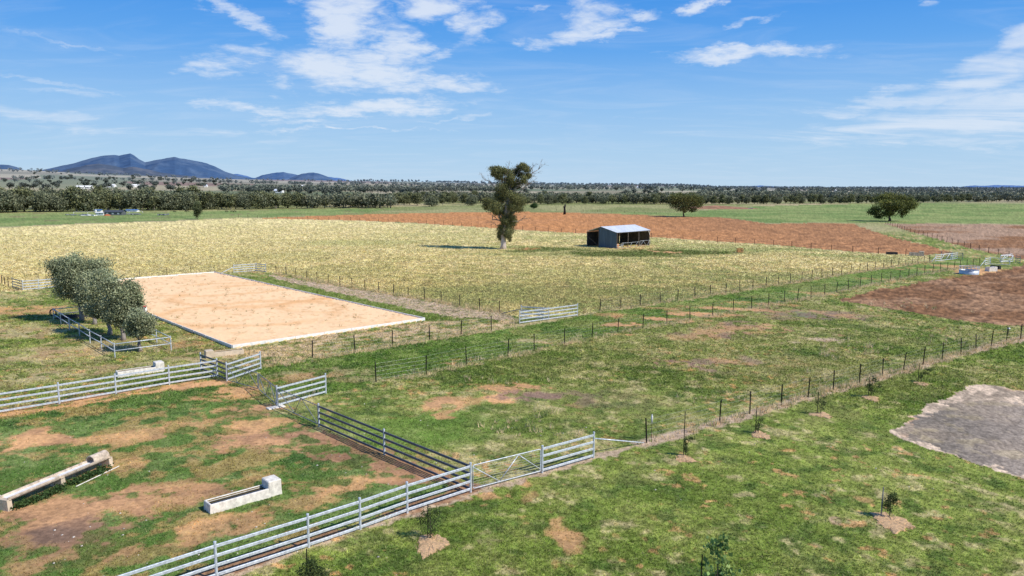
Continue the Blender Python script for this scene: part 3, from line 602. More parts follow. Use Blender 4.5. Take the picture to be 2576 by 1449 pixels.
# pen trees
def crown(cx, cy, cz, r, hz, n, seed):
    rs = R(seed); out = []
    for _ in range(n):
        d = rs.randn(3); d /= np.linalg.norm(d); s = .35 + .35 * rs.rand(); out.append((cx + d[0] * r * .62, cy + d[1] * r * .62, cz + d[2] * hz * .62, r * s, r * s, hz * s * .9))
    return out
G5 = 'grey-green gum trees in the railed pen'
PT = [((205, 806), 26000, 'largest grey-green gum tree at the far end of the railed pen', [(300, 200, 105, 75), (430, 160, 80, 65), (230, 330, 72, 85), (380, 330, 120, 100), (530, 250, 110, 85), (680, 240, 95, 65), (745, 300, 62, 55), (350, 480, 100, 85), (480, 450, 120, 90), (325, 590, 62, 42), (620, 380, 100, 80), (240, 250, 50, 50), (440, 600, 70, 60)]),
      ((238, 816), 17000, 'bushy grey-green gum tree just in front of the largest one in the pen', [(600, 500, 105, 85), (700, 430, 105, 75), (560, 620, 85, 75), (680, 600, 95, 80), (790, 360, 70, 50), (520, 700, 55, 45)]),
      ((276, 841), 18000, 'middle grey-green gum tree of the railed pen', [(800, 400, 75, 62), (790, 520, 95, 85), (760, 680, 95, 90), (850, 610, 85, 85), (690, 800, 60, 60), (800, 800, 75, 70), (660, 740, 60, 60)]),
      ((310, 855), 21000, 'grey-green gum tree with twin stems near the front of the pen', [(950, 480, 80, 62), (1105, 500, 62, 52), (1130, 610, 72, 72), (1000, 600, 100, 85), (960, 720, 100, 90), (1080, 710, 80, 75), (1235, 660, 42, 50), (900, 850, 62, 62), (1040, 830, 75, 70), (1170, 720, 60, 40), (960, 930, 60, 50)]),
      ((352, 884), 10000, 'smallest grey-green gum tree by the front rail of the pen', [(1180, 850, 62, 52), (1265, 870, 72, 55), (1310, 960, 62, 52), (1220, 970, 82, 62), (1140, 950, 52, 52), (1310, 1040, 50, 34), (1200, 1060, 55, 34), (1130, 1050, 40, 30)])]
for i, (b, n, lb, cc_) in enumerate(PT):
    x, y = P(*b); k5 = y / FO / 4.907; c0x, c0y = (b[0] * 1.4907 - 160) * 3.292, (b[1] * 1.4907 - 920) * 3.292; rs5 = R(60 + i); cl = []
    for (qx, qy, qr, qh) in cc_:
        cl.append(((qx - c0x) * k5, rs5.randn() * qr * k5 * .45, (c0y - qy) * k5 * 1.03, qr * k5 * 1.5, qr * k5 * 1.5, qh * k5 * 1.42))
    h = max(c[2] + c[5] for c in cl)
    tree('gum_tree', lb, x, y, h, cl, 50 + i, M['bark'], GREYGUM, n, .15, .10 + .018 * h, .26, group=G5, droop=.45, sub=11)
# field trees
x, y = P(1719.5, 545.5); s = y / FO
cl = [((a - 1725) / 4 * s, dy, (733 - b) / 4 * s, rx / 4 * s, rx / 4 * s, rz / 4 * s) for a, b, rx, rz, dy in ((1640, 560, 62, 42, 0), (1700, 530, 65, 38, 2), (1780, 525, 65, 38, -2), (1850, 560, 66, 42, 0), (1740, 570, 80, 50, -4), (1740, 560, 80, 50, 4), (1650, 610, 52, 36, 2), (1700, 640, 60, 34, -2), (1790, 620, 64, 40, 2), (1850, 615, 50, 34, -1), (1820, 660, 40, 22, 0), (1600, 535, 24, 20, 0), (1885, 590, 34, 28, 1))]
tree('spreading_tree', 'wide dome-crowned tree on the edge of the red ploughed field', x, y, 11, cl, 71, M['darkbark'], [(.16, .18, .06), (.12, .14, .05), (.22, .225, .07)], 10000, .42, .42, .18, droop=.1, sub=9, leafmat='leaf', aspect=.45)
x, y = P(2237.5, 556.5); s = y / FO
cl = [((a - 1222) / 4 * s, dy, (777 - b) / 4 * s, rx / 4 * s, rx / 4 * s, rz / 4 * s) for a, b, rx, rz, dy in ((1080, 640, 52, 46, 0), (1060, 680, 40, 34, 1), (1130, 600, 60, 44, -3), (1200, 530, 75, 34, 2), (1290, 540, 60, 34, -1), (1160, 560, 60, 36, 3), (1220, 600, 80, 50, -4), (1170, 670, 70, 46, -2), (1110, 710, 44, 30, 0), (1270, 650, 50, 40, 2), (1340, 590, 55, 42, 0), (1400, 600, 60, 48, -2), (1430, 640, 42, 46, 1), (1370, 690, 45, 46, 0), (1240, 690, 34, 26, 3), (1410, 560, 36, 24, 0))]
tree('spreading_tree', 'broad dark tree with two-part crown at the end of the grassy track', x, y, 11.5, cl, 72, M['darkbark'], [(.15, .17, .05), (.115, .13, .045), (.26, .26, .06)], 12000, .42, .55, .2, droop=.2, sub=9, aspect=.45)
x, y = P(496, 551.5)
tree('small_tree', 'small rounded lone tree on the far edge of the straw field', x, y, HG(496, 551.5, 516), crown(0, 0, 4.3, 1.9, 2.5, 9, 5), 73, M['darkbark'], GUM, 3500, .35, .16, .25, nl=5)
x, y = P(1343, 526)
tree('round_bush', 'round bright green bush standing alone in the pasture behind the red field', x, y, 4, crown(0, 0, 1.9, 2.0, 1.6, 9, 6), 74, M['darkbark'], [(.07, .12, .04)], 2500, .4, .1, .2, cat='bush', nl=4)
x, y = P(1420, 539.5); h = HG(1420, 539.5, 512); mb = MB(); rs = R(9)
mb.tube([(0, 0, -.2), (.1, 0, h * .3), (0, 0, h * .6), (.25, 0, h * .85), (.3, 0, h)], [.75, .55, .45, .36, .12], 9)
mb.tube([(0, 0, h * .5), (-.5, 0, h * .7), (-.65, 0, h * .82)], [.3, .18, .06], 6); mb.tube([(.1, 0, h * .62), (.55, .1, h * .72), (.6, 0, h * .9)], [.22, .12, .05], 6)
o = thing('dead_tree', 'blackened dead tree stump standing in the red ploughed field', 'dead tree', (x, y, gz(x, y))); mb.build('trunk', M['picket'], o, smooth=True)

# river gums: six shapes, copied one by one
protos = []
for i in range(7):
    rs = R(200 + i); h = 10.0; w = (4.2, 4.8, 3.4, 5.4, 3.9, 4.6, 3.0)[i]; cz = (.55, .52, .60, .52, .58, .47, .58)[i] * h
    cl = crown(0, 0, cz, w, h * .38, 10, 300 + i) + crown(0, 0, cz - 2.2, w * .85, h * .26, 5, 320 + i)
    pale = i in (2, 4)
    o = tree('river_gum_tree', 'x', 0, 0, h, cl, 400 + i, M['bark'] if pale else M['darkbark'], [(.19, .205, .125), (.24, .25, .15), (.14, .16, .10)] if i % 2 else [(.20, .22, .11), (.15, .17, .095), (.25, .25, .12)],
             2600, .62, .30, .22, droop=.2, sub=8, leafmat='farleaf', nl=6, aspect=.5)
    protos.append(o)
BL = [(-500, 545), (0, 535), (300, 531), (644, 526.5), (919, 520.5), (1056, 518), (1244, 514.5), (1320, 515), (1663, 514.5), (1900, 514), (2245, 511), (2576, 505.5), (3200, 500)]
def blin(x): return float(np.interp(x, [p[0] for p in BL], [p[1] for p in BL]))
rs = R(77); used = [False] * 7; cnt = 0
SH = ['rounded', 'broad', 'tall narrow', 'wide spreading', 'open pale-trunked', 'low dense', 'slender']
def sector(x):
    for a, b in ((140, 'at the far left of the river belt'), (330, 'in the river belt behind the grey farm shed'), (560, 'in the river belt behind the small lone tree'), (800, 'in the river belt left of the white farmhouse gap'), (1010, 'in the river belt below the distant blue hills'), (1220, 'in the river belt left of the tall gum'), (1420, 'in the river belt between the tall gum and the dead stump'), (1700, 'in the river belt behind the open shed'), (2000, 'in the river belt right of the dome-crowned tree')):
        if x < a: return b
    return 'in the river belt at the far right'
def put_tree(px, dback, sc, i=None, label=None, group='river gums in the long tree belt'):
    global cnt
    i = rs.randint(0, 7) if i is None else i
    x, y = P(px, blin(px)); d = math.hypot(x, y); f = (d + dback) / d; x, y = x * f, y * f; z = gz(x, y)
    lb = label or f'{SH[i]} gum tree {sector(px)}'
    s3 = (sc * (.9 + .25 * rs.rand()), sc * (.9 + .25 * rs.rand()), sc)
    if not used[i]:
        o = protos[i]; used[i] = True; o.location = (x, y, z); o.scale = s3; o.rotation_euler = (0, 0, rs.rand() * 6); tag(o, lb, 'tree', group)
    else: dup(protos[i], (x, y, z), rs.rand() * 6.28, s3, lb, group)
    cnt += 1
def BS(px): return float(np.interp(px, [0, 450, 700, 1000, 1300, 1700, 2576], [1.12, 1.06, .90, .80, .72, .70, .66])) * (.76 + .48 * rs.rand())
for px in np.arange(-260, 1000, 15.0):
    if rs.rand() < .08: continue
    put_tree(px + rs.randn() * 5, rs.rand() * 14, BS(px))
for px in np.arange(-250, 700, 22.0): put_tree(px + rs.randn() * 7, 25 + rs.rand() * 60, BS(px) * 1.05)
for px in np.arange(1000, 1760, 13.0):
    if rs.rand() < .9: put_tree(px + rs.randn() * 5, rs.rand() * 60, BS(px))
for px in np.arange(1010, 1700, 26.0): put_tree(px + rs.randn() * 9, 60 + rs.rand() * 80, BS(px) * 1.05)
for px in np.arange(1700, 2760, 12.0): put_tree(px + rs.randn() * 5, rs.rand() * 20, BS(px))
for px in (1085, 1185, 1240): put_tree(px, -25, .75, 3)

# far woods: a mass of crowns nobody could count
def far_wood(name, label, X, Y, hs, cols, seed, per=46, ls=.30):
    rs = R(seed); n = len(X); Z = terr(X, Y)
    m = n * per; idx = np.repeat(np.arange(n), per); H_ = hs[idx]
    p = rs.randn(m, 3); p /= np.linalg.norm(p, axis=1)[:, None]; p *= (.55 + .45 * rs.rand(m))[:, None]
    lob = 1 + .35 * np.sin(np.arctan2(p[:, 1], p[:, 0]) * 3 + idx * 1.7)
    q = np.stack([X[idx] + p[:, 0] * H_ * .48 * lob, Y[idx] + p[:, 1] * H_ * .48 * lob, Z[idx] + H_ * .58 + p[:, 2] * H_ * .38], 1)
    a = rs.randn(m, 3); a /= np.linalg.norm(a, axis=1)[:, None]; b = np.cross(a, rs.randn(m, 3)); b /= np.linalg.norm(b, axis=1)[:, None]
    L = (H_ * ls * (.6 + .7 * rs.rand(m)))[:, None]
    V = np.stack([q - a * L * .5, q - b * L * .35, q + a * L * .5, q + b * L * .35], 1).reshape(-1, 3)
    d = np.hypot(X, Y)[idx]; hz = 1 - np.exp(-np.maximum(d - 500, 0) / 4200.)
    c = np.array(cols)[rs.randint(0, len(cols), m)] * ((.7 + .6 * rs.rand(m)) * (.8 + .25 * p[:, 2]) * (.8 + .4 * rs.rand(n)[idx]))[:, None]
    c = mixc(c, np.array((.18, .235, .31)), hz)  # crowns tinted by distance, haze painted into the leaf colour
    # trunks
    tx = np.stack([X, Y, Z], 1); w = hs * .03
    T = np.stack([tx + np.stack([-w, 0 * w, 0 * w - 1], 1), tx + np.stack([w, 0 * w, 0 * w - 1], 1), tx + np.stack([w * .6, 0 * w, hs * .5], 1), tx + np.stack([-w * .6, 0 * w, hs * .5], 1)], 1).reshape(-1, 3)
    V = np.concatenate([V, T]); c = np.concatenate([np.repeat(c, 4, 0), np.tile(np.array((.10, .10, .095)), (len(T), 1))])
    return tag(np_mesh(name, V, np.arange(len(V)).reshape(-1, 4), M['farleaf'], c), label, 'woodland', kind='stuff')
FARC = [(.22, .235, .15), (.17, .185, .125), (.26, .26, .165)]
rs = R(31)
def band(n, x0, x1, d0, d1, clus=0, wl=260):
    px = x0 + (x1 - x0) * rs.rand(n * 3); d = d0 + (d1 - d0) * rs.rand(n * 3); a = np.arctan2(px - CX, FO)
    X, Y = np.sin(a) * d, np.cos(a) * d
    if clus: k = fbm(X * .38, Y * 1.25, wl, 3, 500 + int(clus * 10)) > clus; X, Y = X[k], Y[k]
    return X[:n], Y[:n]
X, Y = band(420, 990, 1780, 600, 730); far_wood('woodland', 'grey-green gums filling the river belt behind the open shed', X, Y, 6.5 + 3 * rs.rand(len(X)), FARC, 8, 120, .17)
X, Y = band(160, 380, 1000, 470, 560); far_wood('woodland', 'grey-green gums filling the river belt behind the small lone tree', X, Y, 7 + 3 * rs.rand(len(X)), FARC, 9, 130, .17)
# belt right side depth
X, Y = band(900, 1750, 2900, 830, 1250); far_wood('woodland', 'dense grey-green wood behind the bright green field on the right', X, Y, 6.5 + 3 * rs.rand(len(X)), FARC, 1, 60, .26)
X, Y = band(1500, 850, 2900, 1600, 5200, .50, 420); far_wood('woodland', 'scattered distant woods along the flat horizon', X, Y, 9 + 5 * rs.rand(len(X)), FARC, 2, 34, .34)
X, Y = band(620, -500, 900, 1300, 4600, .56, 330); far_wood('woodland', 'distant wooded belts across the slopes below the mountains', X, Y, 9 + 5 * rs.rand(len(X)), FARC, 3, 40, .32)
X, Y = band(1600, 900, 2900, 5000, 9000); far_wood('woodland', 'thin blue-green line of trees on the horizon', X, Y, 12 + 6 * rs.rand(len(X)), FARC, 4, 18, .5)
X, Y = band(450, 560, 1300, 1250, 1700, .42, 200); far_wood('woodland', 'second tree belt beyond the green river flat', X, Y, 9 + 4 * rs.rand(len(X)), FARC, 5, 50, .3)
# single paddock trees on the slopes and flats beyond the river
fp = []
for i in range(4):
    rs2 = R(600 + i); X0 = np.zeros(1); o = thing('paddock_tree', 'x', 'tree', (0, 0, 0), 'single trees dotted over the far slopes')
    V, F, CC = leaf_cloud(crown(0, 0, 5.2, 3.9, 3.0, 7, 700 + i), 420, 1.3, rs2, [(.13, .15, .125), (.11, .13, .11), (.16, .175, .145)], .1, 5, .5)
    np_mesh('crown', V, F, M['farleaf'], CC, o); MB().tube([(0, 0, -1), (0, 0, 3), (.3, 0, 5)], [.4, .3, .2], 5).build('trunk', M['darkbark'], o); fp.append(o)
rs = R(41); uf = [False] * 4
def far_tree(px, d, s, lb):
    a = math.atan2(px - CX, FO); x, y = math.sin(a) * d, math.cos(a) * d; z = float(terr(np.array([x]), np.array([y]))[0]); i = rs.randint(0, 4)
    if not uf[i]: o = fp[i]; uf[i] = True; o.location = (x, y, z); o.scale = (s, s, s); tag(o, lb)
    else: dup(fp[i], (x, y, z), rs.rand() * 6, (s * (.8 + .5 * rs.rand()), s, s * (.85 + .3 * rs.rand())), lb)
for _ in range(120): px = rs.rand() * 620 - 30; far_tree(px, 1200 + 2900 * rs.rand() ** 1.2, 1 + .5 * rs.rand(), 'dark rounded tree standing singly on the dry slope below the large mountain' if px > 120 else 'dark rounded tree on the dry far-left slope')
for _ in range(40): px = 620 + rs.rand() * 500; far_tree(px, 850 + 600 * rs.rand(), .9 + .3 * rs.rand(), 'single tree on the green river flat below the small blue hills')
for _ in range(34): px = 1290 + rs.rand() * 600; far_tree(px, 850 + 1500 * rs.rand(), .9 + .4 * rs.rand(), 'single tree on the tan fields beyond the river right of the tall gum')

# ------------------------------------------------------------------ mountains
def mountain(name, label, prof, D, depth, cols, seed, foot=None, haze=.3, rough=1.0, up=0.0, back=1.0):
    """ridge profile given as bearings and elevations; slopes fall to both sides with gullies"""
    px = np.array([p[0] for p in prof], float); py = np.array([p[1] for p in prof], float)
    nx, ny = 420, 71; xs = np.linspace(px[0], px[-1], nx); el = (HY + (xs - CX) * ROLL * 1.0 - np.interp(xs, px, py)) / FO
    az = np.arctan2(xs - CX, FO); tt = np.linspace(-1, 1, ny)
    A, T = np.meshgrid(az, tt); E = np.tile(el, (ny, 1)); Dd = D + T * depth
    X, Y = np.sin(A) * Dd, np.cos(A) * Dd
    ridgeH = 14 + E * D * np.cos(A) * .985
    rid = 1 - np.abs(fbm(X, Y, depth * .55, 4, seed) * 2 - 1); g = fbm(X, Y, depth * .22, 4, seed + 7)
    t = np.abs(T); fall = (1 - t) ** 1.15
    amp = np.sin(np.clip(t * math.pi, 0, math.pi)) * 1.0
    Z = -60 + (ridgeH + 60) * fall * (1 + amp * (.55 * (rid - .62) + .25 * (g - .5)) * rough)
    edge = np.clip(np.minimum(xs - px[0], px[-1] - xs) / 6., 0, 1)
    Z = Z + (fbm(X, Y, 60, 2, seed + 3) - .5) * 9 * np.sqrt(np.clip(D / 7000, .3, 2))
    n = X.size; x, y, z = X.ravel(), Y.ravel(), Z.ravel()
    c = mixc(np.tile(np.array(cols[0]), (n, 1)), np.array(cols[1]), ss(.40, .66, fbm(x, y, 130, 4, seed + 9)))
    if len(cols) > 2: c = mixc(c, np.array(cols[2]), ss(.5, .72, fbm(x, y, 260, 4, seed + 13)) * ss(ridgeH.max() * .62, ridgeH.max() * .2, z) )
    c = mixc(c, np.array((.09, .175, .37)), np.full(n, haze))  # blue of the distant air painted into the slope colour
    i = np.arange(ny - 1)[:, None] * nx + np.arange(nx - 1)[None, :]; F = np.stack([i, i + 1, i + nx + 1, i + nx], -1).reshape(-1, 4)
    return tag(np_mesh(name, np.stack([x, y, z], 1), F, M['hill'], c, smooth=True), label, 'mountain', kind='structure')
FOR = [(.018, .038, .050), (.085, .11, .11)]
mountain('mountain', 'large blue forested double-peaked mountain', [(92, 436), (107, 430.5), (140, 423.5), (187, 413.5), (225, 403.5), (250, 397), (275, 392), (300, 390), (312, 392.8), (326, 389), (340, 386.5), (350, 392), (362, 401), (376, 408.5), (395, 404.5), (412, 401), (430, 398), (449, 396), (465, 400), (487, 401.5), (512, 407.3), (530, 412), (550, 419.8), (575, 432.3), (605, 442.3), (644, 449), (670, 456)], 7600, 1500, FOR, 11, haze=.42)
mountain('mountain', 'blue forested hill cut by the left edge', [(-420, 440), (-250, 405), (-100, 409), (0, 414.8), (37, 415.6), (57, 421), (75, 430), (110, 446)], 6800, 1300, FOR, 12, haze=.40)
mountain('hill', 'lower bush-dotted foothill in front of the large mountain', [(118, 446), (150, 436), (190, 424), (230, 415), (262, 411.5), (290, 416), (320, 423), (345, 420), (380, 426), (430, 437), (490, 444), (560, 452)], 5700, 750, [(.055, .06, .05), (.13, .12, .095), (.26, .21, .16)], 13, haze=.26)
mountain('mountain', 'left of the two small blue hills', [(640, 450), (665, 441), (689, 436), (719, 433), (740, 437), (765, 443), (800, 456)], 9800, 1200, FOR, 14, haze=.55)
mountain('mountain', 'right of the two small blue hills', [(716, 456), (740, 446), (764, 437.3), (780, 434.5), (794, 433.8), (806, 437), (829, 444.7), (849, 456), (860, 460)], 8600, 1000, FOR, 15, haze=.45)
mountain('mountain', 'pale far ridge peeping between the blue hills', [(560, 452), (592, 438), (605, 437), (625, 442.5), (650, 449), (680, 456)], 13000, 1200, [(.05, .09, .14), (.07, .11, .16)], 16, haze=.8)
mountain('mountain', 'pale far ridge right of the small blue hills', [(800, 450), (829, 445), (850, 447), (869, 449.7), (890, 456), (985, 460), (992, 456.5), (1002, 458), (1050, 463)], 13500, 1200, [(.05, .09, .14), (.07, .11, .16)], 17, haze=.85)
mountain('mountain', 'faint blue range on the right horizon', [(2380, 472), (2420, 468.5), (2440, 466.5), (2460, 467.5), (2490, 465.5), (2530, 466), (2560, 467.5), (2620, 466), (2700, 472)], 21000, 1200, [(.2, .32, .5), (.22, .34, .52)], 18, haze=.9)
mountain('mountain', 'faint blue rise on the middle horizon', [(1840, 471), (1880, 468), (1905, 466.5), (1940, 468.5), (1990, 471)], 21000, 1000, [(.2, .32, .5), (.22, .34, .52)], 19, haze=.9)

# ------------------------------------------------------------------ steel rail fences
RZ = (1.22, .86, .50, .14); PH = 1.40
_postm = {}
def post_mesh(h, w, m):
    key = (h, w, m.name)
    if key not in _postm:
        b = MB(); b.tube([(0, 0, -.1), (0, 0, h - .03)], w / 2, 12); b.tube([(0, 0, h - .03), (0, 0, h - .005), (0, 0, h + .01)], [w * .56, w * .56, w * .3], 12)
        o = b.build('post', m); _postm[key] = o.data; bpy.data.objects.remove(o)
    return _postm[key]
def rail_fence(label, pts, rz=RZ, ph=PH, m='galv', w=.105, rh=.115, rw=.055, skip=(), group='galvanised rail fences of the yard', name='rail_fence', noposts=(), rm=None):
    g = [P(*p) for p in pts]; o = thing(name, label, 'fence', (g[0][0], g[0][1], 0), group)
    for i, p in enumerate(g):
        if i not in noposts: link('post', post_mesh(ph, w, M[m]), o, (p[0] - g[0][0], p[1] - g[0][1], 0))
    for z in rz:
        for i in range(len(g) - 1):
            if i in skip: continue
            a, b = Vector((*g[i], z)), Vector((*g[i + 1], z)); d = (b - a).normalized() * w * .42
            MB().bar(a + d, b - d, rw, rh).build('rail', M[rm or m], o, (g[0][0], g[0][1], 0))
    return o
GF = 'galvanised rail fences of the yard'
rail_fence('long galvanised four-rail fence in the left foreground, sunlit on its near face', [(268, 1552), (545, 1455), (776.6, 1378.5), (906.5, 1334), (1024.6, 1290), (1184, 1237)])
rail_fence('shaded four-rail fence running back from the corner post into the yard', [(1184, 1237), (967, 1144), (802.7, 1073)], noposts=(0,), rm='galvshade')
rail_fence('short four-rail panel beside the brace pole, right of the small mesh gate', [(1364, 1189.5), (1493, 1152)])
rail_fence('short four-rail panel standing in long grass between the two farther gates', [(697.6, 1024), (820, 990)])
rail_fence('four-rail wing with concrete trough behind it, right of the yard corner', [(571, 959), (656, 929.5)])
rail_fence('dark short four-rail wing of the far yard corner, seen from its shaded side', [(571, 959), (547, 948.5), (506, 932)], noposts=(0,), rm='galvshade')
rail_fence('long galvanised four-rail fence crossing the left side of the frame', [(547, 948.5), (426.3, 967.5), (292, 991), (149.5, 1015.5), (-10, 1042), (-190, 1072)], noposts=(0,))
rail_fence('zigzag pair of four-rail panels where the wire fences meet in mid field', [(1307, 815), (1380, 805), (1452.6, 794.8)], w=.09)
rail_fence('dark four-rail panel behind the zigzag panels in mid field', [(1311, 800), (1380, 804.5)], w=.09, noposts=(1,))
rail_fence('four-rail panel by the far corner of the sand arena', [(588.5, 686.5), (644.7, 682.5), (669, 685)], w=.09)
rail_fence('four-rail panel left of the pen trees on the straw field edge', [(58, 730.5), (98, 727.5), (142, 723)], w=.09)
rail_fence('rusty dark short panel at the far left end of the straw field edge', [(32, 723), (58, 730.5)], w=.09, m='galvold', noposts=(1,))
# distant yards right
GR = 'white gates and panels at the far right crossing'
def seg(label, pts, m='whitegalv', **k): return rail_fence(label, pts, m=m, group=GR, **k)
def c4(x, y): return ((3440 + x / 6.44) / 1.4907, (900 + y / 6.44) / 1.4907)
seg('short panel at the left end of the left far crossing', [c4(435, 518), c4(565, 508)], w=.08, rh=.08)
seg('dark panel behind the white leaning gates of the left far crossing', [c4(572, 440), c4(830, 455), c4(1090, 474)], m='galvold', w=.08, rh=.08)
seg('panel right of the white gate in the left far crossing', [c4(838, 478), c4(960, 462)], w=.08, rh=.08)
seg('short panel beside the black trough at the right far crossing', [c4(1630, 612), c4(1750, 592)], w=.08, rh=.08)
seg('dark panel with white end post at the right far crossing', [c4(2372, 540), c4(2478, 566)], m='galvold', w=.08, rh=.08)

# tree pen
pen = PP((289.3, 899.5), (430.7, 880.5)); A0 = pen[0]; B0 = pen[1]; LP = PP((289.3, 899.5), (255.7, 879), (227, 862.7), (200.5, 844.5), (175.2, 829.5), (153.6, 815.5), (135.3, 804))
L0 = LP[-1]; D0 = (L0[0] + B0[0] - A0[0], L0[1] + B0[1] - A0[1])
o = thing('rail_pen', 'two-rail galvanised pen around the grey-green gum trees', 'fence', (A0[0], A0[1], 0))
RP = [(B0[0] + (D0[0] - B0[0]) * t, B0[1] + (D0[1] - B0[1]) * t) for t in np.linspace(0, 1, 7)]
ring = LP + RP[::-1]
for i, p in enumerate(ring): link('post', post_mesh(1.22, .09, M['galv']), o, (p[0] - A0[0], p[1] - A0[1], 0))
for z in (1.12, .56):
    for i in range(len(ring)):
        a, b = Vector((*ring[i], z)), Vector((*ring[(i + 1) % len(ring)], z)); d = (b - a).normalized() * .04
        MB().tube([a + d, b - d], .038, 8).build('rail', M['galv'], o, (A0[0], A0[1], 0), True)
# hose over the pen corner
mb = MB(); rs = R(4)
for kx in range(4):
    pts = [(L0[0] - .05 + .03 * kx + .30 * math.cos(t) * .8, L0[1] - .1 + .05 * kx + .12 * math.cos(t), 1.05 - .30 + .36 * math.sin(t)) for t in np.linspace(0, 2 * math.pi, 17)]
    mb.tube(pts, .022, 5)
tag(mb.build('garden_hose', M['hose'], smooth=True), 'dark coiled hose hung over the far left corner of the tree pen', 'hose')
# dark heap at the far end of the pen
hx, hy = (L0[0] * .6 + D0[0] * .4), (L0[1] * .6 + D0[1] * .4); n = 22; u = np.linspace(-1, 1, n); U, W_ = np.meshgrid(u, u)
rr = np.sqrt(U ** 2 + W_ ** 2); Z = np.maximum(0, 1 - rr ** 1.6) * (.25 + .35 * vn(U * 2 + 5, W_ * 2, 3)); X = U * 1.7 + hx; Y = W_ * .8 + hy + U * .9
i = np.arange(n - 1)[:, None] * n + np.arange(n - 1)[None, :]
o = np_mesh('soil_heap', np.stack([X.ravel(), Y.ravel(), Z.ravel() - .03], 1), np.stack([i, i + 1, i + n + 1, i + n], -1).reshape(-1, 4), mat('dark_heap', (.05, .045, .04), 1, 0, .4, 5, .5), smooth=True)
tag(o, 'low dark heap lying at the far end of the tree pen', 'heap')

# ------------------------------------------------------------------ gates
def gate(label, a, b, style, h=1.12, z0=.12, m='galv', r=.027, mesh=True, group=None, name='wire_gate', ends=None, tilt=0.0):
    A, B = (Vector((*P(*a), 0)), Vector((*P(*b), 0))); d = B - A; L = d.length; d.normalize(); org = (A.x, A.y, 0)
    nrm = d.cross(Vector((0, 0, 1)))
    def q(s, z): return A + d * (s * L) + Vector((0, 0, z)) + nrm * (tilt * z)
    o = thing(name, label, 'gate', org, group); s0, s1 = .06 / L, 1 - .06 / L; c = .08; cs = c / L
    pts = [q(s0, z0 + c), q(s0, z0 + h - c), q(s0 + cs * .3, z0 + h - c * .3), q(s0 + cs, z0 + h), q(s1 - cs, z0 + h), q(s1 - cs * .3, z0 + h - c * .3), q(s1, z0 + h - c), q(s1, z0 + c), q(s1 - cs * .3, z0 + c * .3), q(s1 - cs, z0), q(s0 + cs, z0), q(s0 + cs * .3, z0 + c * .3), q(s0, z0 + c)]
    MB().tube(pts, r, 6).build('frame', M[m], o, org, True)
    for u0, v0, u1, v1 in style:
        MB().tube([q(u0 * (s1 - s0) + s0, z0 + v0 * h), q(u1 * (s1 - s0) + s0, z0 + v1 * h)], r * .8, 6).build('brace', M[m], o, org, True)
    if mesh:
        w = MB(); rw = .0035
        for z in np.linspace(.07, .93, 9): w.tube([q(s0, z0 + z * h), q(s1, z0 + z * h)], rw, 3)
        for s in np.arange(s0, s1, .3 / L): w.tube([q(s, z0), q(s, z0 + h)], rw * .8, 3)
        w.build('mesh', M['wire'], o, org)
    return o
NB = [(0, .95, .40, .03), (.40, .03, .62, .97), (.66, .97, .97, .05)]
gate('mesh gate with N-shaped brace in the front fence, right of the corner post', (1187, 1236), (1362, 1190), [(0, .93, .38, .02), (.38, .02, .66, .98), (.66, .98, 1, .08)])
gate('tubular gate between the shaded fence and the grassy panel', (802, 1072.5), (699, 1024.5), [(1, .93, .58, .03), (.58, .03, .40, .97), (.37, .97, .03, .05)], m='galvold')
gate('nearer leaf of the double gate at the far side of the yard', (697, 1023), (651, 983), [(1, .93, .6, .03), (.6, .03, .36, .97), (.33, .97, .03, .05)], m='galvold')
gate('farther leaf of the double gate, hung on the far yard corner post', (572, 960), (650.5, 982.5), [(0, .93, .35, .03), (.35, .03, .66, .97), (.7, .97, 1, .05)], m='galvold')
gate('white gate leaf hinged left in the left far crossing', c4(565, 508), c4(835, 475), [(0, 0, .25, 1), (.45, 0, .75, 1), (.85, 0, .97, 1)], r=.05, mesh=False, group=GR, m='whitegalv', name='white_gate')
gate('long low white gate with one diagonal at the right far crossing', c4(1752, 594), c4(2240, 614), [(.38, 1, .64, 0)], r=.04, mesh=False, group=GR, m='whitegalv', name='white_gate')
gate('white gate leaning at the right far crossing, farther one', c4(2000, 540), c4(2310, 532), [(0, .1, .35, 1), (.7, 0, 1, 1)], r=.055, mesh=True, group=GR, m='whitegalv', name='white_gate')
gate('white gate leaf angled behind the other at the right far crossing', c4(2000, 530), c4(2280, 490), [(0, .1, .9, 1)], r=.05, mesh=False, group=GR, m='whitegalv', name='white_gate')
def pole(label, a, za, b, zb, r=.035, m='galv', group='brace poles of the fence ends'):
    A, B = Vector((*P(*a), za)), Vector((*P(*b), zb)); o = MB().tube([A, B], r, 8).build('brace_pole', M[m], smooth=True); return tag(o, label, 'pole', group)
pole('galvanised brace pole slanting to the ground from the short panel right of the mesh gate', (1494, 1152), 1.05, (1618, 1116), .05)
pole('pale brace pole slanting down beside the far corner of the arena', (588, 686.5), .95, (550, 690.5), .03, .05)
pole('dark brace pole left of the zigzag panels', (1311, 800), 1.0, (1262, 789), .03, .04, 'galvold')
pole('brace pole at the left end of the left far crossing', c4(440, 518), .9, c4(340, 528), .03, .05)
pole('brace pole at the left end of the right far crossing', c4(1628, 612), .95, c4(1520, 636), .03, .05)
x, y = P(694, 1026); tag(MB().box((x, y, .03), (1.1, .5, .1), .7, .02).build('concrete_slab', M['conc']), 'flat concrete slab under the gate post between the two farther gates', 'slab')

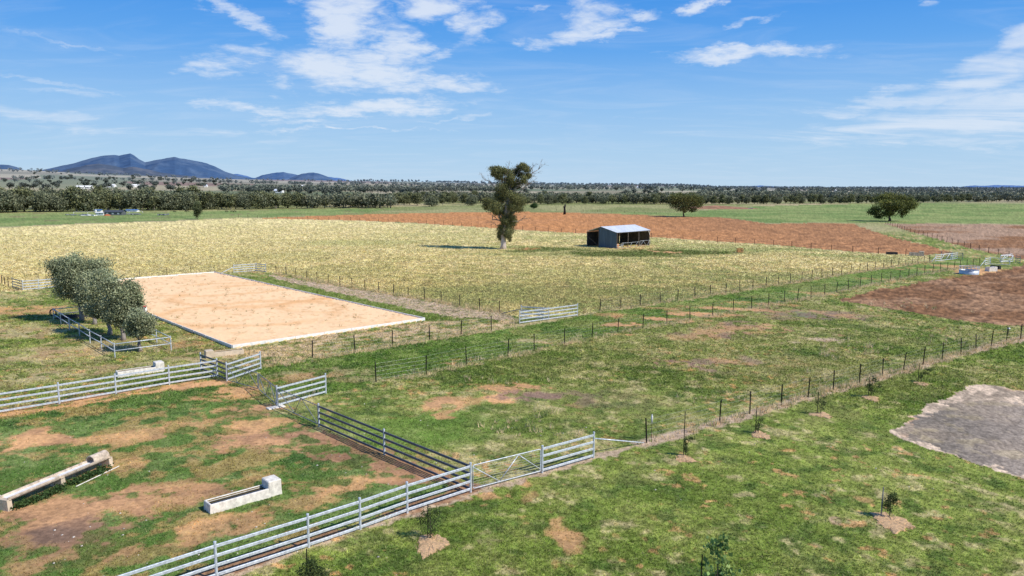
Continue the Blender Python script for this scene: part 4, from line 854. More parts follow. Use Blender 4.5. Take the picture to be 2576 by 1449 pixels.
# ------------------------------------------------------------------ wire fences on steel pickets
def picket_mesh(h, m, s=1.0):
    b = MB(); w = .027 * s
    b.bar((0, -w, 0), (0, -w, 0.001), .01, .01) if False else None
    for a in (90, 210, 330):   # Y-shaped section
        t = rad(a); c, s_ = math.cos(t), math.sin(t); p = .006 * s
        v = [(-s_ * p, c * p, -.2), (s_ * p, -c * p, -.2), (c * w + s_ * p, s_ * w - c * p, -.2), (c * w - s_ * p, s_ * w + c * p, -.2)]
        v += [(a_, b_, h) for a_, b_, _ in v]
        b.add(v, [(0, 1, 2, 3), (7, 6, 5, 4), (0, 4, 5, 1), (1, 5, 6, 2), (2, 6, 7, 3), (3, 7, 4, 0)])
    o = b.build('post', m); me = o.data; bpy.data.objects.remove(o); return me
def wire_fence(label, pts, h=1.3, m='picket', nw=5, s=1.3, z0=.2, group='wire fences on steel pickets', gaps=(), jit=.03, rw=.0035):
    o = thing('wire_fence', label, 'fence', (pts[0][0], pts[0][1], 0), group); me = picket_mesh(h, M[m], s); rs_ = R(len(pts)); org = (pts[0][0], pts[0][1], 0)
    tops = []
    for p in pts:
        q = link('post', me, o, (p[0] - org[0], p[1] - org[1], rs_.randn() * .03)); q.rotation_euler = (rs_.randn() * jit, rs_.randn() * jit, rs_.rand() * 6)
    for z in np.linspace(z0, h - .1, nw):
        w = MB(); run = []
        for i, p in enumerate(pts):
            run.append((p[0], p[1], z))
            if i in gaps or i == len(pts) - 1:
                if len(run) > 1: w.tube(run, rw, 3)
                run = []
        if w.n: w.build('wire', M['wire'], o, org)
    return o
wire_fence('wire fence on black pickets edging the lawn, right of the brace pole', F5, 1.42, s=1.5)
wire_fence('wire fence on black pickets along the near side of the grassy lane', F4, 1.45, s=1.6)
wire_fence('wire fence on black pickets along the far side of the grassy lane', F1, 1.42, s=1.7, gaps=(5,))
wire_fence('wire fence on pickets running back between the sand arena and the straw field', F3, 1.35, s=1.8)
def resample(pts, step):
    out = [pts[0]]; acc = 0; P0 = np.array(pts[0])
    for q in pts[1:]:
        q = np.array(q); 
        while np.linalg.norm(q - P0) > step - acc:
            dv = (q - P0) / np.linalg.norm(q - P0); P0 = P0 + dv * (step - acc); out.append(tuple(P0)); acc = 0
        acc += np.linalg.norm(q - P0); P0 = q
    return out
wire_fence('rusty wire fence between the straw field and the red ploughed field', resample(F_FAR, 5.2), 1.35, 'rustpicket', 3, 2.6, rw=.006)
wire_fence('rusty wire fence along the edge of the right ploughed field', resample(F_R, 5.5), 1.3, 'rustpicket', 3, 2.4, rw=.006)
wire_fence('wire fence behind the far end of the sand arena', PP((285, 704), (352, 698), (420, 694), (481, 690), (539, 686.5)), 1.3, s=1.6)
wire_fence('three rusty pickets at the far left of the straw field edge', PP((-60, 716), (-20, 716), (5, 716), (13, 718), (21, 721)), 1.3, 'rustpicket', 2, 2.2)
wire_fence('wire fence crossing the pasture behind the red field', resample(PP((1200, 531), (1400, 530.5), (1560, 535), (1700, 543)), 9), 1.2, 'rustpicket', 2, 2.4)
# capped marker on thin post
x, y = P(1638.7, 1108); o = thing('marker_post', 'thin rusty post with white plastic tube on top beside the lawn fence', 'post', (x, y, 0)); org = (x, y, 0)
MB().tube([(x, y, -.1), (x, y, 1.15)], .014, 6).build('post', M['rustpicket'], o, org); MB().tube([(x, y, 1.02), (x, y, 1.40), (x, y, 1.43)], [.055, .055, .03], 12).build('cap', M['white'], o, org, True)
MB().tube([(x, y, 1.43), (x, y, 1.49)], .03, 8).build('tip', M['zinc'], o, org, True)
x, y = P(984, 991); o = thing('marker_post', 'tiny dark stub post in the green paddock right of the grassy panel', 'post', (x, y, 0)); MB().tube([(x, y, -.1), (x, y, .42)], .02, 6).build('post', M['picket'], o, (x, y, 0))
x, y = P(2536, 845); o = thing('marker_post', 'small post with white round cap behind the far end of the lawn fence', 'post', (x, y, 0)); MB().tube([(x, y, -.1), (x, y, .7)], .02, 6).build('post', M['picket'], o, (x, y, 0)); MB().tube([(x, y, .66), (x, y, .74), (x, y, .80)], [.14, .13, .05], 12).build('cap', M['white'], o, (x, y, 0), True)

# ------------------------------------------------------------------ arena boards
o = thing('arena_boards', 'low white board edging around the sand arena', 'edging', (ARA[0], ARA[1], 0)); org = (ARA[0], ARA[1], 0)
cor = [ARA, ARB, ARC, ARD]
for i in range(4):
    a, b = Vector((*cor[i], .13)), Vector((*cor[(i + 1) % 4], .13)); d = (b - a); n = int(round(d.length / 3.0)); rs_ = R(i)
    mb = MB()
    for k_ in range(n):
        p, q = a + d * (k_ / n + .0008), a + d * ((k_ + 1) / n - .0008); dz = rs_.randn() * .006; j = Vector((0, 0, dz)); mb.bar(p + j, q + j, .09, .30)
    mb.build('board', M['white'], o, org)
# white block with red top at the arena edge
x, y = P(362, 792); o = thing('marker_drum', 'white drum with a red lid beside the left arena edge behind the gum crowns', 'drum', (x, y, 0)); org = (x, y, 0)
MB().tube([(x, y, 0), (x, y, .03), (x, y, .3), (x, y, .32), (x, y, .6), (x, y, .63), (x, y, .85), (x, y, .88)], [.30, .32, .32, .335, .335, .32, .32, .29], 18).build('drum', M['white'], o, org, True)
MB().tube([(x, y, .88), (x, y, .93), (x, y, .96)], [.30, .30, .2], 16).build('lid', M['red'], o, org, True)

# ------------------------------------------------------------------ troughs
def conc_trough(label, c, yaw, L=3.45, W=.75, H=.42, box=.62, boxh=.72, end=1, m='conc', group='concrete troughs with a float box', water='water', zs=1.0):
    """long open trough, a raised closed float box at one end"""
    o = thing('water_trough', label, 'trough', (c[0], c[1], 0), group); t = .09
    o.rotation_euler = (0, 0, yaw); o.scale = (1, 1, zs)
    hl, hw = L / 2, W / 2
    outer = [(-hl, -hw), (hl, -hw), (hl, hw), (-hl, hw)]
    def rectr(f, zz_): return [(sx * (hl * 1 - f), sy * (hw - f), zz_) for sx, sy in ((-1, -1), (1, -1), (1, 1), (-1, 1))]
    rings = [rectr(-.02, 0), rectr(0, H - .02), rectr(.02, H), rectr(t - .02, H), rectr(t, H - .02), rectr(t + .03, .10)]
    v = [p for r_ in rings for p in r_]; f = [(i * 4 + k_, i * 4 + (k_ + 1) % 4, i * 4 + 4 + (k_ + 1) % 4, i * 4 + 4 + k_) for i in range(5) for k_ in range(4)] + [(20, 21, 22, 23), (3, 2, 1, 0)]
    MB().add(v, f).build('basin', M[m], o)
    MB().box((end * (hl - box / 2 + .003), 0, boxh / 2), (box + .02, W + .02, boxh), 0, .035).build('float_box', M[m], o)
    wz = H - .10
    wb = MB(); x0, x1 = (-hl + t, hl - box) if end > 0 else (-hl + box, hl - t)
    wb.add([(x0, -hw + t, wz), (x1, -hw + t, wz), (x1, hw - t, wz), (x0, hw - t, wz)], [(0, 1, 2, 3)]); wb.build('water', M[water], o)
    ab = MB(); ab.add([(x0, hw - t - .002, wz), (x1, hw - t - .002, wz), (x1, hw - t - .012, H - .02), (x0, hw - t - .012, H - .02)], [(0, 3, 2, 1)]); ab.build('algae_band', M['algae'], o)
    return o
def mid(a, b, off=0.0):
    A, B = Vector(P(*a)), Vector(P(*b)); d = (B - A).normalized(); n = Vector((-d.y, d.x)); c = (A + B) / 2 + n * off; return (c.x, c.y), math.atan2(d.y, d.x), (B - A).length
c, yw, L = mid((530, 1294.5), (708.5, 1243), .36); conc_trough('pale concrete trough of murky water inside the front yard', c, yw, L, .72, .42, .60, .74)
c, yw, L = mid((297, 951), (414, 934), .36); conc_trough('pale concrete trough behind the long left rail fence', c, yw, L, .72, .42, .60, .74)
c, yw, L = mid((519, 902), (614, 891), .36); conc_trough('pale concrete trough near the front corner of the sand arena', c, yw, L, .72, .40, .60, .60, end=-1, m='cream')
c, yw, L = mid((2286.5, 643.5), (2324, 645), .4); conc_trough('brown concrete trough on the straw field edge left of the far crossing', c, yw, L, .8, .7, .9, 1.0, m='oldconc')
c, yw, L = mid((2231, 640), (2258, 640.5), .3); conc_trough('long black trough on the straw field edge, left of the brown one', c, yw, L, .7, .5, .1, .5, m='trofi')
c, yw, L = mid((2488, 683), (2508, 682.5), .4); conc_trough('cream-ended square trough beside the round feeder', c, yw, L, .9, .7, .6, .75, m='conc')
c, yw, L = mid((2490, 676), (2512, 678), .4); conc_trough('long black trough under the far right gate', c, yw, L, .7, .6, .1, .6, m='trofi')

# half-pipe trough on supports
A_, B_ = Vector((*P(18, 1285), 0)), Vector((*P(279, 1172), 0)); d = (B_ - A_).normalized(); nrm = Vector((-d.y, d.x, 0)); L = (B_ - A_).length
o = thing('pipe_trough', 'long half-pipe concrete trough on blocks in the lower left yard', 'trough', (A_.x, A_.y, 0)); org = tuple(A_)
def Q(s, a, z): p = A_ + d * s + nrm * (a + .28); return (p.x, p.y, z)
r_, th, zc = .27, .045, .54
def halfpipe(s0, s1, up=False, ns=14):
    mb = MB(); v = []; sg = -1 if not up else 1
    for s in (s0, s1):
        for rr_ in (r_, r_ - th):
            for i in range(ns + 1):
                t = math.pi * i / ns; v.append(Q(s, rr_ * math.cos(t), zc + sg * rr_ * math.sin(t)))
    k_ = ns + 1; f = []
    for i in range(ns):
        f += [(i, i + 1, 2 * k_ + i + 1, 2 * k_ + i), (k_ + i, 3 * k_ + i, 3 * k_ + i + 1, k_ + i + 1), (i, k_ + i, k_ + i + 1, i + 1), (2 * k_ + i, 2 * k_ + i + 1, 3 * k_ + i + 1, 3 * k_ + i)]
    for e in (0, ns): f += [(e, 2 * k_ + e, 3 * k_ + e, k_ + e)]
    mb.add(v, f); return mb
halfpipe(.1, L * .5 - .01).build('half_pipe', M['oldconc'], o, org); halfpipe(L * .5 + .01, L).build('half_pipe', M['oldconc'], o, org)
halfpipe(L - .95, L - .02, True).build('pipe_cover', M['oldconc'], o, org)
MB().add([Q(.15, -.255, zc - .09), Q(L - .05, -.255, zc - .09), Q(L - .05, .255, zc - .09), Q(.15, .255, zc - .09)], [(0, 1, 2, 3)]).build('pale_lining', M['white'], o, org)
for s in (.1, L * .5, L - .02):
    mb = MB(); v = [Q(s - .11, -.36, -.05), Q(s + .11, -.36, -.05), Q(s + .11, .36, -.05), Q(s - .11, .36, -.05), Q(s - .11, -.315, .46), Q(s + .11, -.315, .46), Q(s + .11, .315, .46), Q(s - .11, .315, .46)]
    mb.add(v, [(3, 2, 1, 0), (0, 1, 5, 4), (1, 2, 6, 5), (2, 3, 7, 6), (3, 0, 4, 7), (4, 5, 6, 7)]); mb.build('support', M['cream'], o, org)
MB().tube([Q(.1, -.315, zc - .12), Q(L * .5, -.315, zc - .13), Q(L, -.315, zc - .12)], .012, 5).build('tie_rod', M['picket'], o, org)
V, F, CC = leaf_cloud([(Q(s, -.45, .06)[0], Q(s, -.45, .06)[1], .06, .28, .28, .13) for s in np.concatenate([np.linspace(.5, L * .5 - .3, 9), np.linspace(L * .5 + .4, L - .6, 8)])], 3600, .08, R(5), [(.06, .11, .035), (.08, .14, .04)], -.3, 7, .5)
tag(np_mesh('green_weeds', V, F, M['leaf'], CC), 'low green weeds growing in the shade under the half-pipe trough', 'weeds', kind='stuff')
MB_ = MB().tube([Q(L * .52, -.95, .05), Q(L * .78, -.85, .04), Q(L, -.8, .05)], .025, 5); tag(MB_.build('water_pipe', M['conc']), 'thin pale pipe lying along the grass by the half-pipe trough', 'pipe')

# round hay feeder
x, y = P(2437, 689); o = thing('hay_feeder', 'round galvanised hay feeder with upright bars at the lane end', 'feeder', (x, y, 0)); org = (x, y, 0); r0 = 1.42
mb = MB(); n = 32
v = [(x + rr_ * math.cos(2 * math.pi * i / n), y + rr_ * math.sin(2 * math.pi * i / n), z) for rr_, z in ((r0, 0), (r0, .62), (r0 - .04, .62), (r0 - .04, 0)) for i in range(n)]
mb.add(v, [(j * n + i, j * n + (i + 1) % n, (j + 1) * n + (i + 1) % n, (j + 1) * n + i) for j in range(3) for i in range(n)]); mb.build('skirt', M['galv'], o, org, True)
for z in (.66, 1.22):
    MB().tube([(x + r0 * math.cos(t), y + r0 * math.sin(t), z) for t in np.linspace(0, 2 * math.pi, n + 1)], .035, 6).build('hoop', M['galv'], o, org, True)
for i in range(16):
    t = 2 * math.pi * i / 16; MB().tube([(x + r0 * math.cos(t), y + r0 * math.sin(t), .64), (x + r0 * math.cos(t + .12), y + r0 * math.sin(t + .12), 1.22)], .03, 5).build('bar', M['galv'], o, org)

# broken timber crate in the field
x, y = P(1861, 635); o = thing('timber_crate', 'orange timber crate standing alone in the straw field right of the shed', 'crate', (x, y, 0)); org = (x, y, 0)
for sx, sy in ((-1, -1), (1, -1), (1, 1), (-1, 1)): MB().box((x + sx * .52, y + sy * .5, .45), (.10, .10, .9)).build('corner_post', M['timber'], o, org)
for z in (.15, .45, .78):
    for dx, dy, w, l in ((0, -.56, 1.16, .03), (0, .56, 1.16, .03), (-.585, 0, .03, 1.05), (.585, 0, .03, 1.05)):
        if z == .45 and dy < 0: MB().box((x - .25, y + dy, z), (.6, l, .18)).build('slat', M['timber'], o, org); continue
        MB().box((x + dx, y + dy, z), (w, l, .17)).build('slat', M['timber'], o, org)
MB().box((x, y, .2), (1.0, .95, .1)).build('base', M['timber'], o, org)

# ------------------------------------------------------------------ open shed
SA, SB, SCc = Vector((*P(1476, 619.6), 0)), Vector((*P(1552, 625), 0)), Vector((*P(1644.4, 617.6), 0))
e1 = (SA - SB); WD = e1.length; e1.normalize(); e2 = Vector((-e1.y, e1.x, 0))
if (SCc - SB).dot(e2) < 0: e2 = -e2
LN = (SCc - SB).dot(e2); EV = HG(1552, 625, 585.2); RD = EV + 1.15; LE = HG(1476, 619.6, 582.5)
o = thing('open_shed', 'open-fronted corrugated iron farm shed right of the tall gum', 'shed', tuple(SB)); org = tuple(SB)
RP_ = .52 * WD   # ridge distance from the front eave
def S(w, l, z): p = SB + e1 * w + e2 * l; return (p.x, p.y, z)
def roofz(w): return EV + (RD - EV) * w / RP_ if w < RP_ else RD + (LE - RD) * (w - RP_) / (WD - RP_)
def corr_panel(w0, w1, ext=.25, name='roof_sheet'):
    mb = MB(); n = int((LN + 2 * ext) / .13); 
    for e_ in (0,):
        v = []
        for i in range(n + 1):
            l = -ext + (LN + 2 * ext) * i / n; dz = .022 * (1 if i % 2 else -1)
            v += [S(w0, l, roofz(max(w0, 0)) - (0 if w0 >= 0 else .03) + dz + .05), S(w1, l, roofz(min(w1, WD)) + dz + .05)]
        mb.add(v, [(2 * i, 2 * i + 1, 2 * i + 3, 2 * i + 2) for i in range(n)])
    return mb.build(name, M['zinc'], o, org)
corr_panel(-.12, RP_ - .01); corr_panel(RP_ + .01, WD + .1)
def wallp(name, pts, m, off=0.0, corr=False):
    v = [S(*p) for p in pts]; n = len(v); c_ = Vector((0, 0, 0)); a = Vector(v[1]) - Vector(v[0]); b = Vector(v[-1]) - Vector(v[0]); nn = a.cross(b).normalized() * .02
    v2 = [tuple(Vector(q) + nn) for q in v]; MB().add(v + v2, [tuple(range(n)), tuple(range(2 * n - 1, n - 1, -1))] + [(i, i + n, (i + 1) % n + n, (i + 1) % n) for i in range(n)]).build(name, m, o, org)
gw = .60 * WD
wallp('gable_wall', [(0, 0, 0), (gw, 0, 0), (gw, 0, roofz(gw) - .02), (RP_, 0, RD - .02), (0, 0, EV - .02)], M['zincwall'])
wallp('back_wall', [(WD, 0, 0), (WD, LN * .98, 0), (WD, LN * .98, LE - .03), (WD, 0, LE - .03)], M['rustin'])
wallp('end_wall', [(0, LN, 0), (WD, LN, 0), (WD, LN, LE - .02), (RP_, LN, RD - .02), (0, LN, EV - .02)], M['rustin'])
wallp('inner_wall', [(gw + .03, 0.03, 0), (gw + .03, LN * .42, 0), (gw + .03, LN * .42, roofz(gw) - .1), (gw + .03, .03, roofz(gw) - .1)], M['rustin'])
for i in range(14):
    w = gw * (i + .5) / 14; z = roofz(w) if w < RP_ else roofz(w)
    MB().bar(S(w, -.022, .02), S(w, -.022, z - .08), .03, .02).build('sheet_rib', M['zincwall'], o, org)
for l in (0.0, LN * .33, LN * .66, LN):
    MB().tube([S(.05, l, 0), S(.05, l, EV)], .09, 7).build('front_post', M['darkpost'], o, org)
for l in (0.0, LN * .5, LN): MB().tube([S(WD - .08, l, 0), S(WD - .08, l, LE)], .09, 7).build('back_post', M['darkpost'], o, org)
MB().tube([S(gw, 0, 0), S(gw, 0, roofz(gw))], .08, 7).build('gable_post', M['darkpost'], o, org)
for z, w0 in ((EV - .12, .02), (LE - .14, WD - .12)): MB().bar(S(w0, 0, z), S(w0, LN, z), .08, .16).build('beam', M['darkpost'], o, org)
for w in np.linspace(.9, WD - .9, 5): MB().bar(S(w, 0, roofz(w) - .09), S(w, LN, roofz(w) - .09), .06, .09).build('purlin', M['darkpost'], o, org)
MB().bar(S(WD - .1, .1, 1.6), S(WD - .1, LN, 1.6), .05, .09).build('girt', M['darkpost'], o, org)
MB().bar(S(WD - .3, .1, LE - 1.2), S(gw + .3, .1, .4), .05, .08).build('brace', M['darkpost'], o, org)
MB().bar(S(-.14, .1, EV - .02), S(-.14, LN * .72, EV - .02), .1, .09).build('gutter', M['galvold'], o, org)
MB().tube([S(-.1, LN * .95, EV - .1), S(-.12, LN * .99, EV - 1.1)], .06, 6).build('downpipe', M['white'], o, org)
# yard rails and gates in front of the shed
GS = 'old gates and rails in front of the open shed'
def sgate(label, a, b, st, h=1.1):
    A, B = Vector(a), Vector(b); d_ = B - A; L_ = d_.length; d_.normalize(); og = (A.x, A.y, 0); q = lambda s, z: A + d_ * (s * L_) + Vector((0, 0, z))
    g = thing('old_gate', label, 'gate', og, GS); MB().tube([q(0, .08), q(0, h), q(1, h), q(1, .08), q(0, .08)], .026, 6).build('frame', M['galv'], g, og, True)
    for u0, v0, u1, v1 in st: MB().tube([q(u0, v0 * h), q(u1, v1 * h)], .03, 5).build('brace', M['galv'], g, og, True)
sgate('small leaning wire gate at the front left corner of the shed', S(-.5, -.9, 0), S(-.8, 1.0, 0), [(0, .1, 1, .9), (0, .5, 1, .5)], .9)
sgate('long rusty gate across the open front of the shed', S(-.15, 1.6, 0), S(-.2, LN * .66, 0), [(0, 0, .12, 1), (.45, 0, .57, 1), (.72, 0, .9, 1)])
sgate('pale gate with V brace at the right end of the shed front', S(-.25, LN * .67, 0), S(-.25, LN - .1, 0), [(0, 0, .33, 1), (.33, 1, .62, 0), (.7, 0, .95, 1)], 1.25)
hb = MB(); 
x, y, _ = S(1.2, 1.3, 0); tag(MB().box((x, y, .45), (1.3, .8, .9), .7, .03).build('feed_bin', M['timber']), 'rusty brown feed bin inside the left end of the shed', 'bin')

# ------------------------------------------------------------------ young trees on the lawn
def sapling(label, stake, trunk, top, ytop_stake, seed, crown_, cols, n, ls, mul=None, wood=False, short=None, name='young_tree', bend=0.0):
    x, y = P(*trunk); sx, sy = P(*stake); z0 = gz(x, y); rs_ = R(seed)
    short = ('', 'fine-leaved young tree below the front fence', 'bushy young tree at the bottom edge', 'narrow dark young tree by the capped marker', 'thin young tree nearest the lawn fence', 'spindly young tree third from the far end', 'forked young tree second from the far end', 'leaning young tree at the far end', 'olive-green young tree amid the lawn', 'leafy broad-leaved young tree')[seed]
    if mul:
        mx, my = P(mul[0], mul[1]); r1, r2 = mul[2], mul[3]; n_ = 28; v = [(mx, my, gzn(mx, my) + .06)]
        for k_, f in ((.5, .03), (.85, .01), (1.0, -.06)):
            for i in range(n_):
                t = 2 * math.pi * i / n_; w = 1 + .20 * math.sin(3 * t + seed) + .15 * rs_.randn(); v.append((mx + math.cos(t) * r1 * k_ * w, my + math.sin(t) * r2 * k_ * w, gzn(mx + math.cos(t) * r1 * k_ * w, my + math.sin(t) * r2 * k_ * w) + f + .012 * rs_.randn() + .025))
        fs = [(0, 1 + i, 1 + (i + 1) % n_) for i in range(n_)] + [(1 + r * n_ + i, 1 + (r + 1) * n_ + i, 1 + (r + 1) * n_ + (i + 1) % n_, 1 + r * n_ + (i + 1) % n_) for r in range(2) for i in range(n_)]
        c_ = MB(); c_.add(v, fs)
        for _ in range(130):
            t = rs_.rand() * 6.28; q = math.sqrt(rs_.rand()) * .95; a = rs_.rand() * 3.14; X_, Y_ = mx + math.cos(t) * r1 * q, my + math.sin(t) * r2 * q; l = .04 + .05 * rs_.rand()
            z_ = gzn(X_, Y_) + .05 - .03 * q
            c_.add([(X_ - math.cos(a) * l, Y_ - math.sin(a) * l, z_), (X_ + math.sin(a) * .012, Y_ - math.cos(a) * .012, z_ + .02), (X_ + math.cos(a) * l, Y_ + math.sin(a) * l, z_ + .03 * rs_.rand()), (X_ - math.sin(a) * .012, Y_ + math.cos(a) * .012, z_ + .01)], [(0, 1, 2, 3)])
        tag(c_.build('mulch_bed', M['mulch']), 'ring of bark mulch under the ' + short, 'mulch', 'mulch beds round the young trees')
    if ytop_stake:
        h = HG(stake[0], stake[1], ytop_stake) if ytop_stake > 5 else ytop_stake
        s_ = tag(MB().bar((sx, sy, -.2), (sx + .02, sy, h), .045 if wood else .035, .045 if wood else .035).build('garden_stake', M['wood' if wood else 'picket']), ('grey wooden' if wood else 'black steel') + ' stake beside the ' + short, 'stake', 'stakes of the young trees')
    o = thing(name, label, 'young tree', (x, y, z0), 'young trees planted on the lawn')
    H_ = top; mb = MB(); pts = [(0, 0, -.05), (.02 + bend * .2, 0, H_ * .3), (bend * .6, .02, H_ * .65), (bend, 0, H_ * .97)]
    mb.tube(pts, [.022, .016, .011, .004], 6)
    for (cx_, cy_, cz_, a_, b_, c2) in crown_:
        mb.tube([(cx_ * .2, 0, min(cz_ * .55, H_ * .6)), (cx_ * .7, cy_ * .6, cz_ * .85), (cx_, cy_, cz_)], [.010, .007, .003], 4)
    mb.build('trunk', M['darkbark'], o); V, F, CC = leaf_cloud(crown_, n, ls, rs_, cols, .05, 9, .42); np_mesh('crown', V, F, M['leaf'], CC, o); return o
DK = [(.07, .10, .03), (.05, .075, .026), (.095, .13, .04)]
sapling('fine-leaved young tree in a mulch patch below the long front fence', (1076, 1356.7), (1083, 1357), 1.35, 1268, 1, [(0, 0, .75, .38, .38, .42), (-.28, .1, .85, .22, .22, .28), (.32, 0, 1.0, .25, .25, .22), (.05, 0, .35, .25, .25, .2), (-.1, 0, 1.15, .2, .2, .2)], DK, 1500, .045, (1085, 1370, .62, .95))
sapling('bushy young tree cut by the bottom edge in front of the long fence', (773, 1474), (779, 1476), 1.15, 1381, 2, [(.1, 0, .6, .38, .35, .35), (.35, 0, .5, .3, .3, .25), (-.15, .1, .55, .25, .25, .3), (.12, 0, .95, .2, .2, .25)], DK, 1900, .05, (785, 1485, .7, .8))
sapling('narrow dark young tree right of the white-capped marker post', (1719, 1148), (1724, 1147), 1.1, 1035, 3, [(0, 0, .6, .10, .1, .4), (.22, 0, .95, .2, .14, .12), (.04, 0, .3, .12, .12, .2)], DK, 700, .05, (1722, 1155, .5, .6))
sapling('thin young tree nearest the lawn fence, with its mound of orange mulch', (1900, 1089), (1907, 1090), .95, 1024.5, 4, [(.05, 0, .6, .22, .2, .25), (-.08, 0, .35, .15, .15, .18), (.15, 0, .8, .18, .18, .12)], DK, 450, .05, (1912, 1095, .5, .7))
sapling('spindly young tree third from the far end of the lawn row', (2055.6, 1040.7), (2064, 1042), 1.25, 986, 5, [(.1, 0, 1.0, .2, .2, .2), (-.18, 0, .8, .2, .18, .18), (.25, 0, .7, .2, .2, .15), (.02, 0, .45, .15, .12, .2)], DK, 330, .06, (2068, 1044, .6, .7))
sapling('forked young tree second from the far end of the lawn row', (2184, 999.5), (2191, 999.5), 1.3, 948, 6, [(.2, 0, 1.15, .22, .2, .22), (-.2, 0, .75, .26, .2, .2), (.05, 0, .5, .2, .2, .2), (.45, 0, .75, .25, .2, .08)], DK, 650, .065, (2192, 1003, .55, .7))
sapling('leaning young tree farthest along the lawn row', (2309, 962.5), (2315, 962), .9, 914, 7, [(.25, 0, .72, .3, .15, .10), (.6, 0, .95, .35, .15, .06), (.02, 0, .45, .12, .12, .16)], DK, 450, .06, (2318, 966, .5, .6), bend=.3)
sapling('young olive-green tree in a wide mulch bed in the middle of the lawn', (2216, 1300.5), (2237, 1303), 1.15, 1225.5, 8, [(.02, 0, .78, .22, .22, .26), (-.15, 0, .65, .18, .18, .2), (.12, 0, .95, .18, .18, .16), (.22, 0, .7, .16, .16, .2), (0, 0, .4, .12, .12, .14)], DK, 1500, .045, (2243, 1315, .75, .95), wood=True)
BIG = [(.28, .40, .12), (.36, .47, .15), (.18, .29, .08)]
x, y = P(1800, 1532)
sapling('leafy young tree with broad green leaves cut by the bottom edge', (1760, 1530), (1800, 1532), 2.7, 1.9, 9, [(0, 0, 2.25, .28, .25, .2), (.15, 0, 2.5, .12, .12, .22), (-.2, 0, 2.1, .22, .2, .14), (.3, 0, 2.15, .12, .12, .2), (.0, 0, 1.15, .55, .35, .35), (-.35, 0, .9, .3, .3, .3), (.3, 0, 1.25, .3, .3, .25), (-.42, 0, 1.55, .10, .1, .1), (.33, 0, 1.65, .12, .12, .1), (.02, 0, 1.8, .2, .2, .12)], BIG, 420, .16)

# ------------------------------------------------------------------ farm buildings far away
def yawbox(mb, c, size, yaw): mb.box(c, size, yaw)
def house(name, label, px, py, w, l, h, rh, yaw, wall, roof, nwin=3, group=None, z=None, winm='glass'):
    x, y = P(px, py) if py > 475 else (0, 0); z = gz(x, y) if z is None else z
    return house_at(name, label, (x, y, z), w, l, h, rh, yaw, wall, roof, nwin, group, winm)
def house_at(name, label, c, w, l, h, rh, yaw, wall, roof, nwin=3, group=None, winm='glass'):
    o = thing(name, label, 'building', c, group); o.rotation_euler = (0, 0, yaw)
    v = [(-w / 2, -l / 2, 0), (w / 2, -l / 2, 0), (w / 2, l / 2, 0), (-w / 2, l / 2, 0), (-w / 2, -l / 2, h), (w / 2, -l / 2, h), (w / 2, l / 2, h), (-w / 2, l / 2, h), (-w / 2, 0, h + rh), (w / 2, 0, h + rh)]
    MB().add(v, [(0, 1, 5, 4), (2, 3, 7, 6), (1, 2, 6, 9, 5), (3, 0, 4, 8, 7)]).build('wall', M[wall], o)
    e = .4; k_ = rh / (l / 2); v = [(-w / 2 - e, -l / 2 - e, h - e * k_ + .05), (w / 2 + e, -l / 2 - e, h - e * k_ + .05), (w / 2 + e, 0, h + rh + .05), (-w / 2 - e, 0, h + rh + .05), (w / 2 + e, l / 2 + e, h - e * k_ + .05), (-w / 2 - e, l / 2 + e, h - e * k_ + .05)]
    MB().add(v, [(0, 1, 2, 3), (3, 2, 4, 5)]).build('roof', M[roof], o)
    for i in range(nwin): MB().box((-w / 2 + w * (i + .6) / (nwin + .2), -l / 2 - .03, h * .55), (w * .11, .05, h * .38)).build('window', M[winm], o)
    return o
house('farm_shed', 'long dark grey farm building with white windows in front of the river belt', 290, 541, 7.8, 5, 1.5, .8, rad(4), 'greywall', 'darkroof', 3, winm='whitewall')
house('caravan', 'white caravan-like shed beside the grey farm building', 253, 541.5, 3.3, 1.8, 1.2, .2, rad(5), 'whitewall', 'whitewall', 1)
house('blue_shed', 'blue roofed machinery shelter right of the grey farm building', 334, 533, 5.6, 3, .9, .4, 0, 'whitewall', 'blue', 2)
house('blue_shed', 'small blue and white shelter behind the white caravan-like shed', 249, 534.3, 3, 2.2, 1.1, .35, 0, 'whitewall', 'blue', 1)
x, y = P(241.5, 536); o = thing('water_tank', 'narrow white upright tank behind the farm buildings', 'tank', (x, y, gz(x, y))); MB().tube([(0, 0, 0), (0, 0, 1.5), (0, 0, 1.7)], [.35, .35, .1], 14).build('tank', M['whitewall'], o, smooth=True)
rs = R(12)
def heap(name, label, cat, px, py, rx, ry, h, m, n=9, group=None):
    x, y = P(px, py); mb = MB(); z = gz(x, y)
    for _ in range(n): mb.box((x + rs.randn() * rx * .4, y + rs.randn() * ry * .4, z + h * (.2 + .3 * rs.rand())), (rx * (.25 + .4 * rs.rand()), ry * (.3 + .4 * rs.rand()), h * (.3 + .5 * rs.rand())), rs.rand() * 3)
    return tag(mb.build(name, M[m]), label, cat, group)
heap('wrapped_bales', 'jumbled white wrapped bales left of the caravan-like shed', 'bales', 230, 543, 4.6, 1.5, .8, 'whitewall')
heap('scrap_heap', 'grey scrap metal lying left of the white bales', 'scrap', 196, 541.5, 6, 3, .6, 'galvold')
heap('scrap_heap', 'pale scrap metal lying on the green field right of the farm buildings', 'scrap', 348, 540, 5, 2, .8, 'galvold')
heap('scrap_heap', 'small pale scrap left of the lone tree', 'scrap', 415, 541.5, 3, 2, .9, 'galvold')
x, y = P(270, 542.6); o = MB(); rs2 = R(1); o.tube([(x, y, -.3), (x, y, .2), (x, y, .55), (x, y, .8)], [1.8, 1.4, .8, .2], 14); tag(o.build('soil_heap', mat('red_soil', (.42, .14, .06), 1, 0, .3, 2)), 'orange-red soil heap against the grey farm building', 'heap')
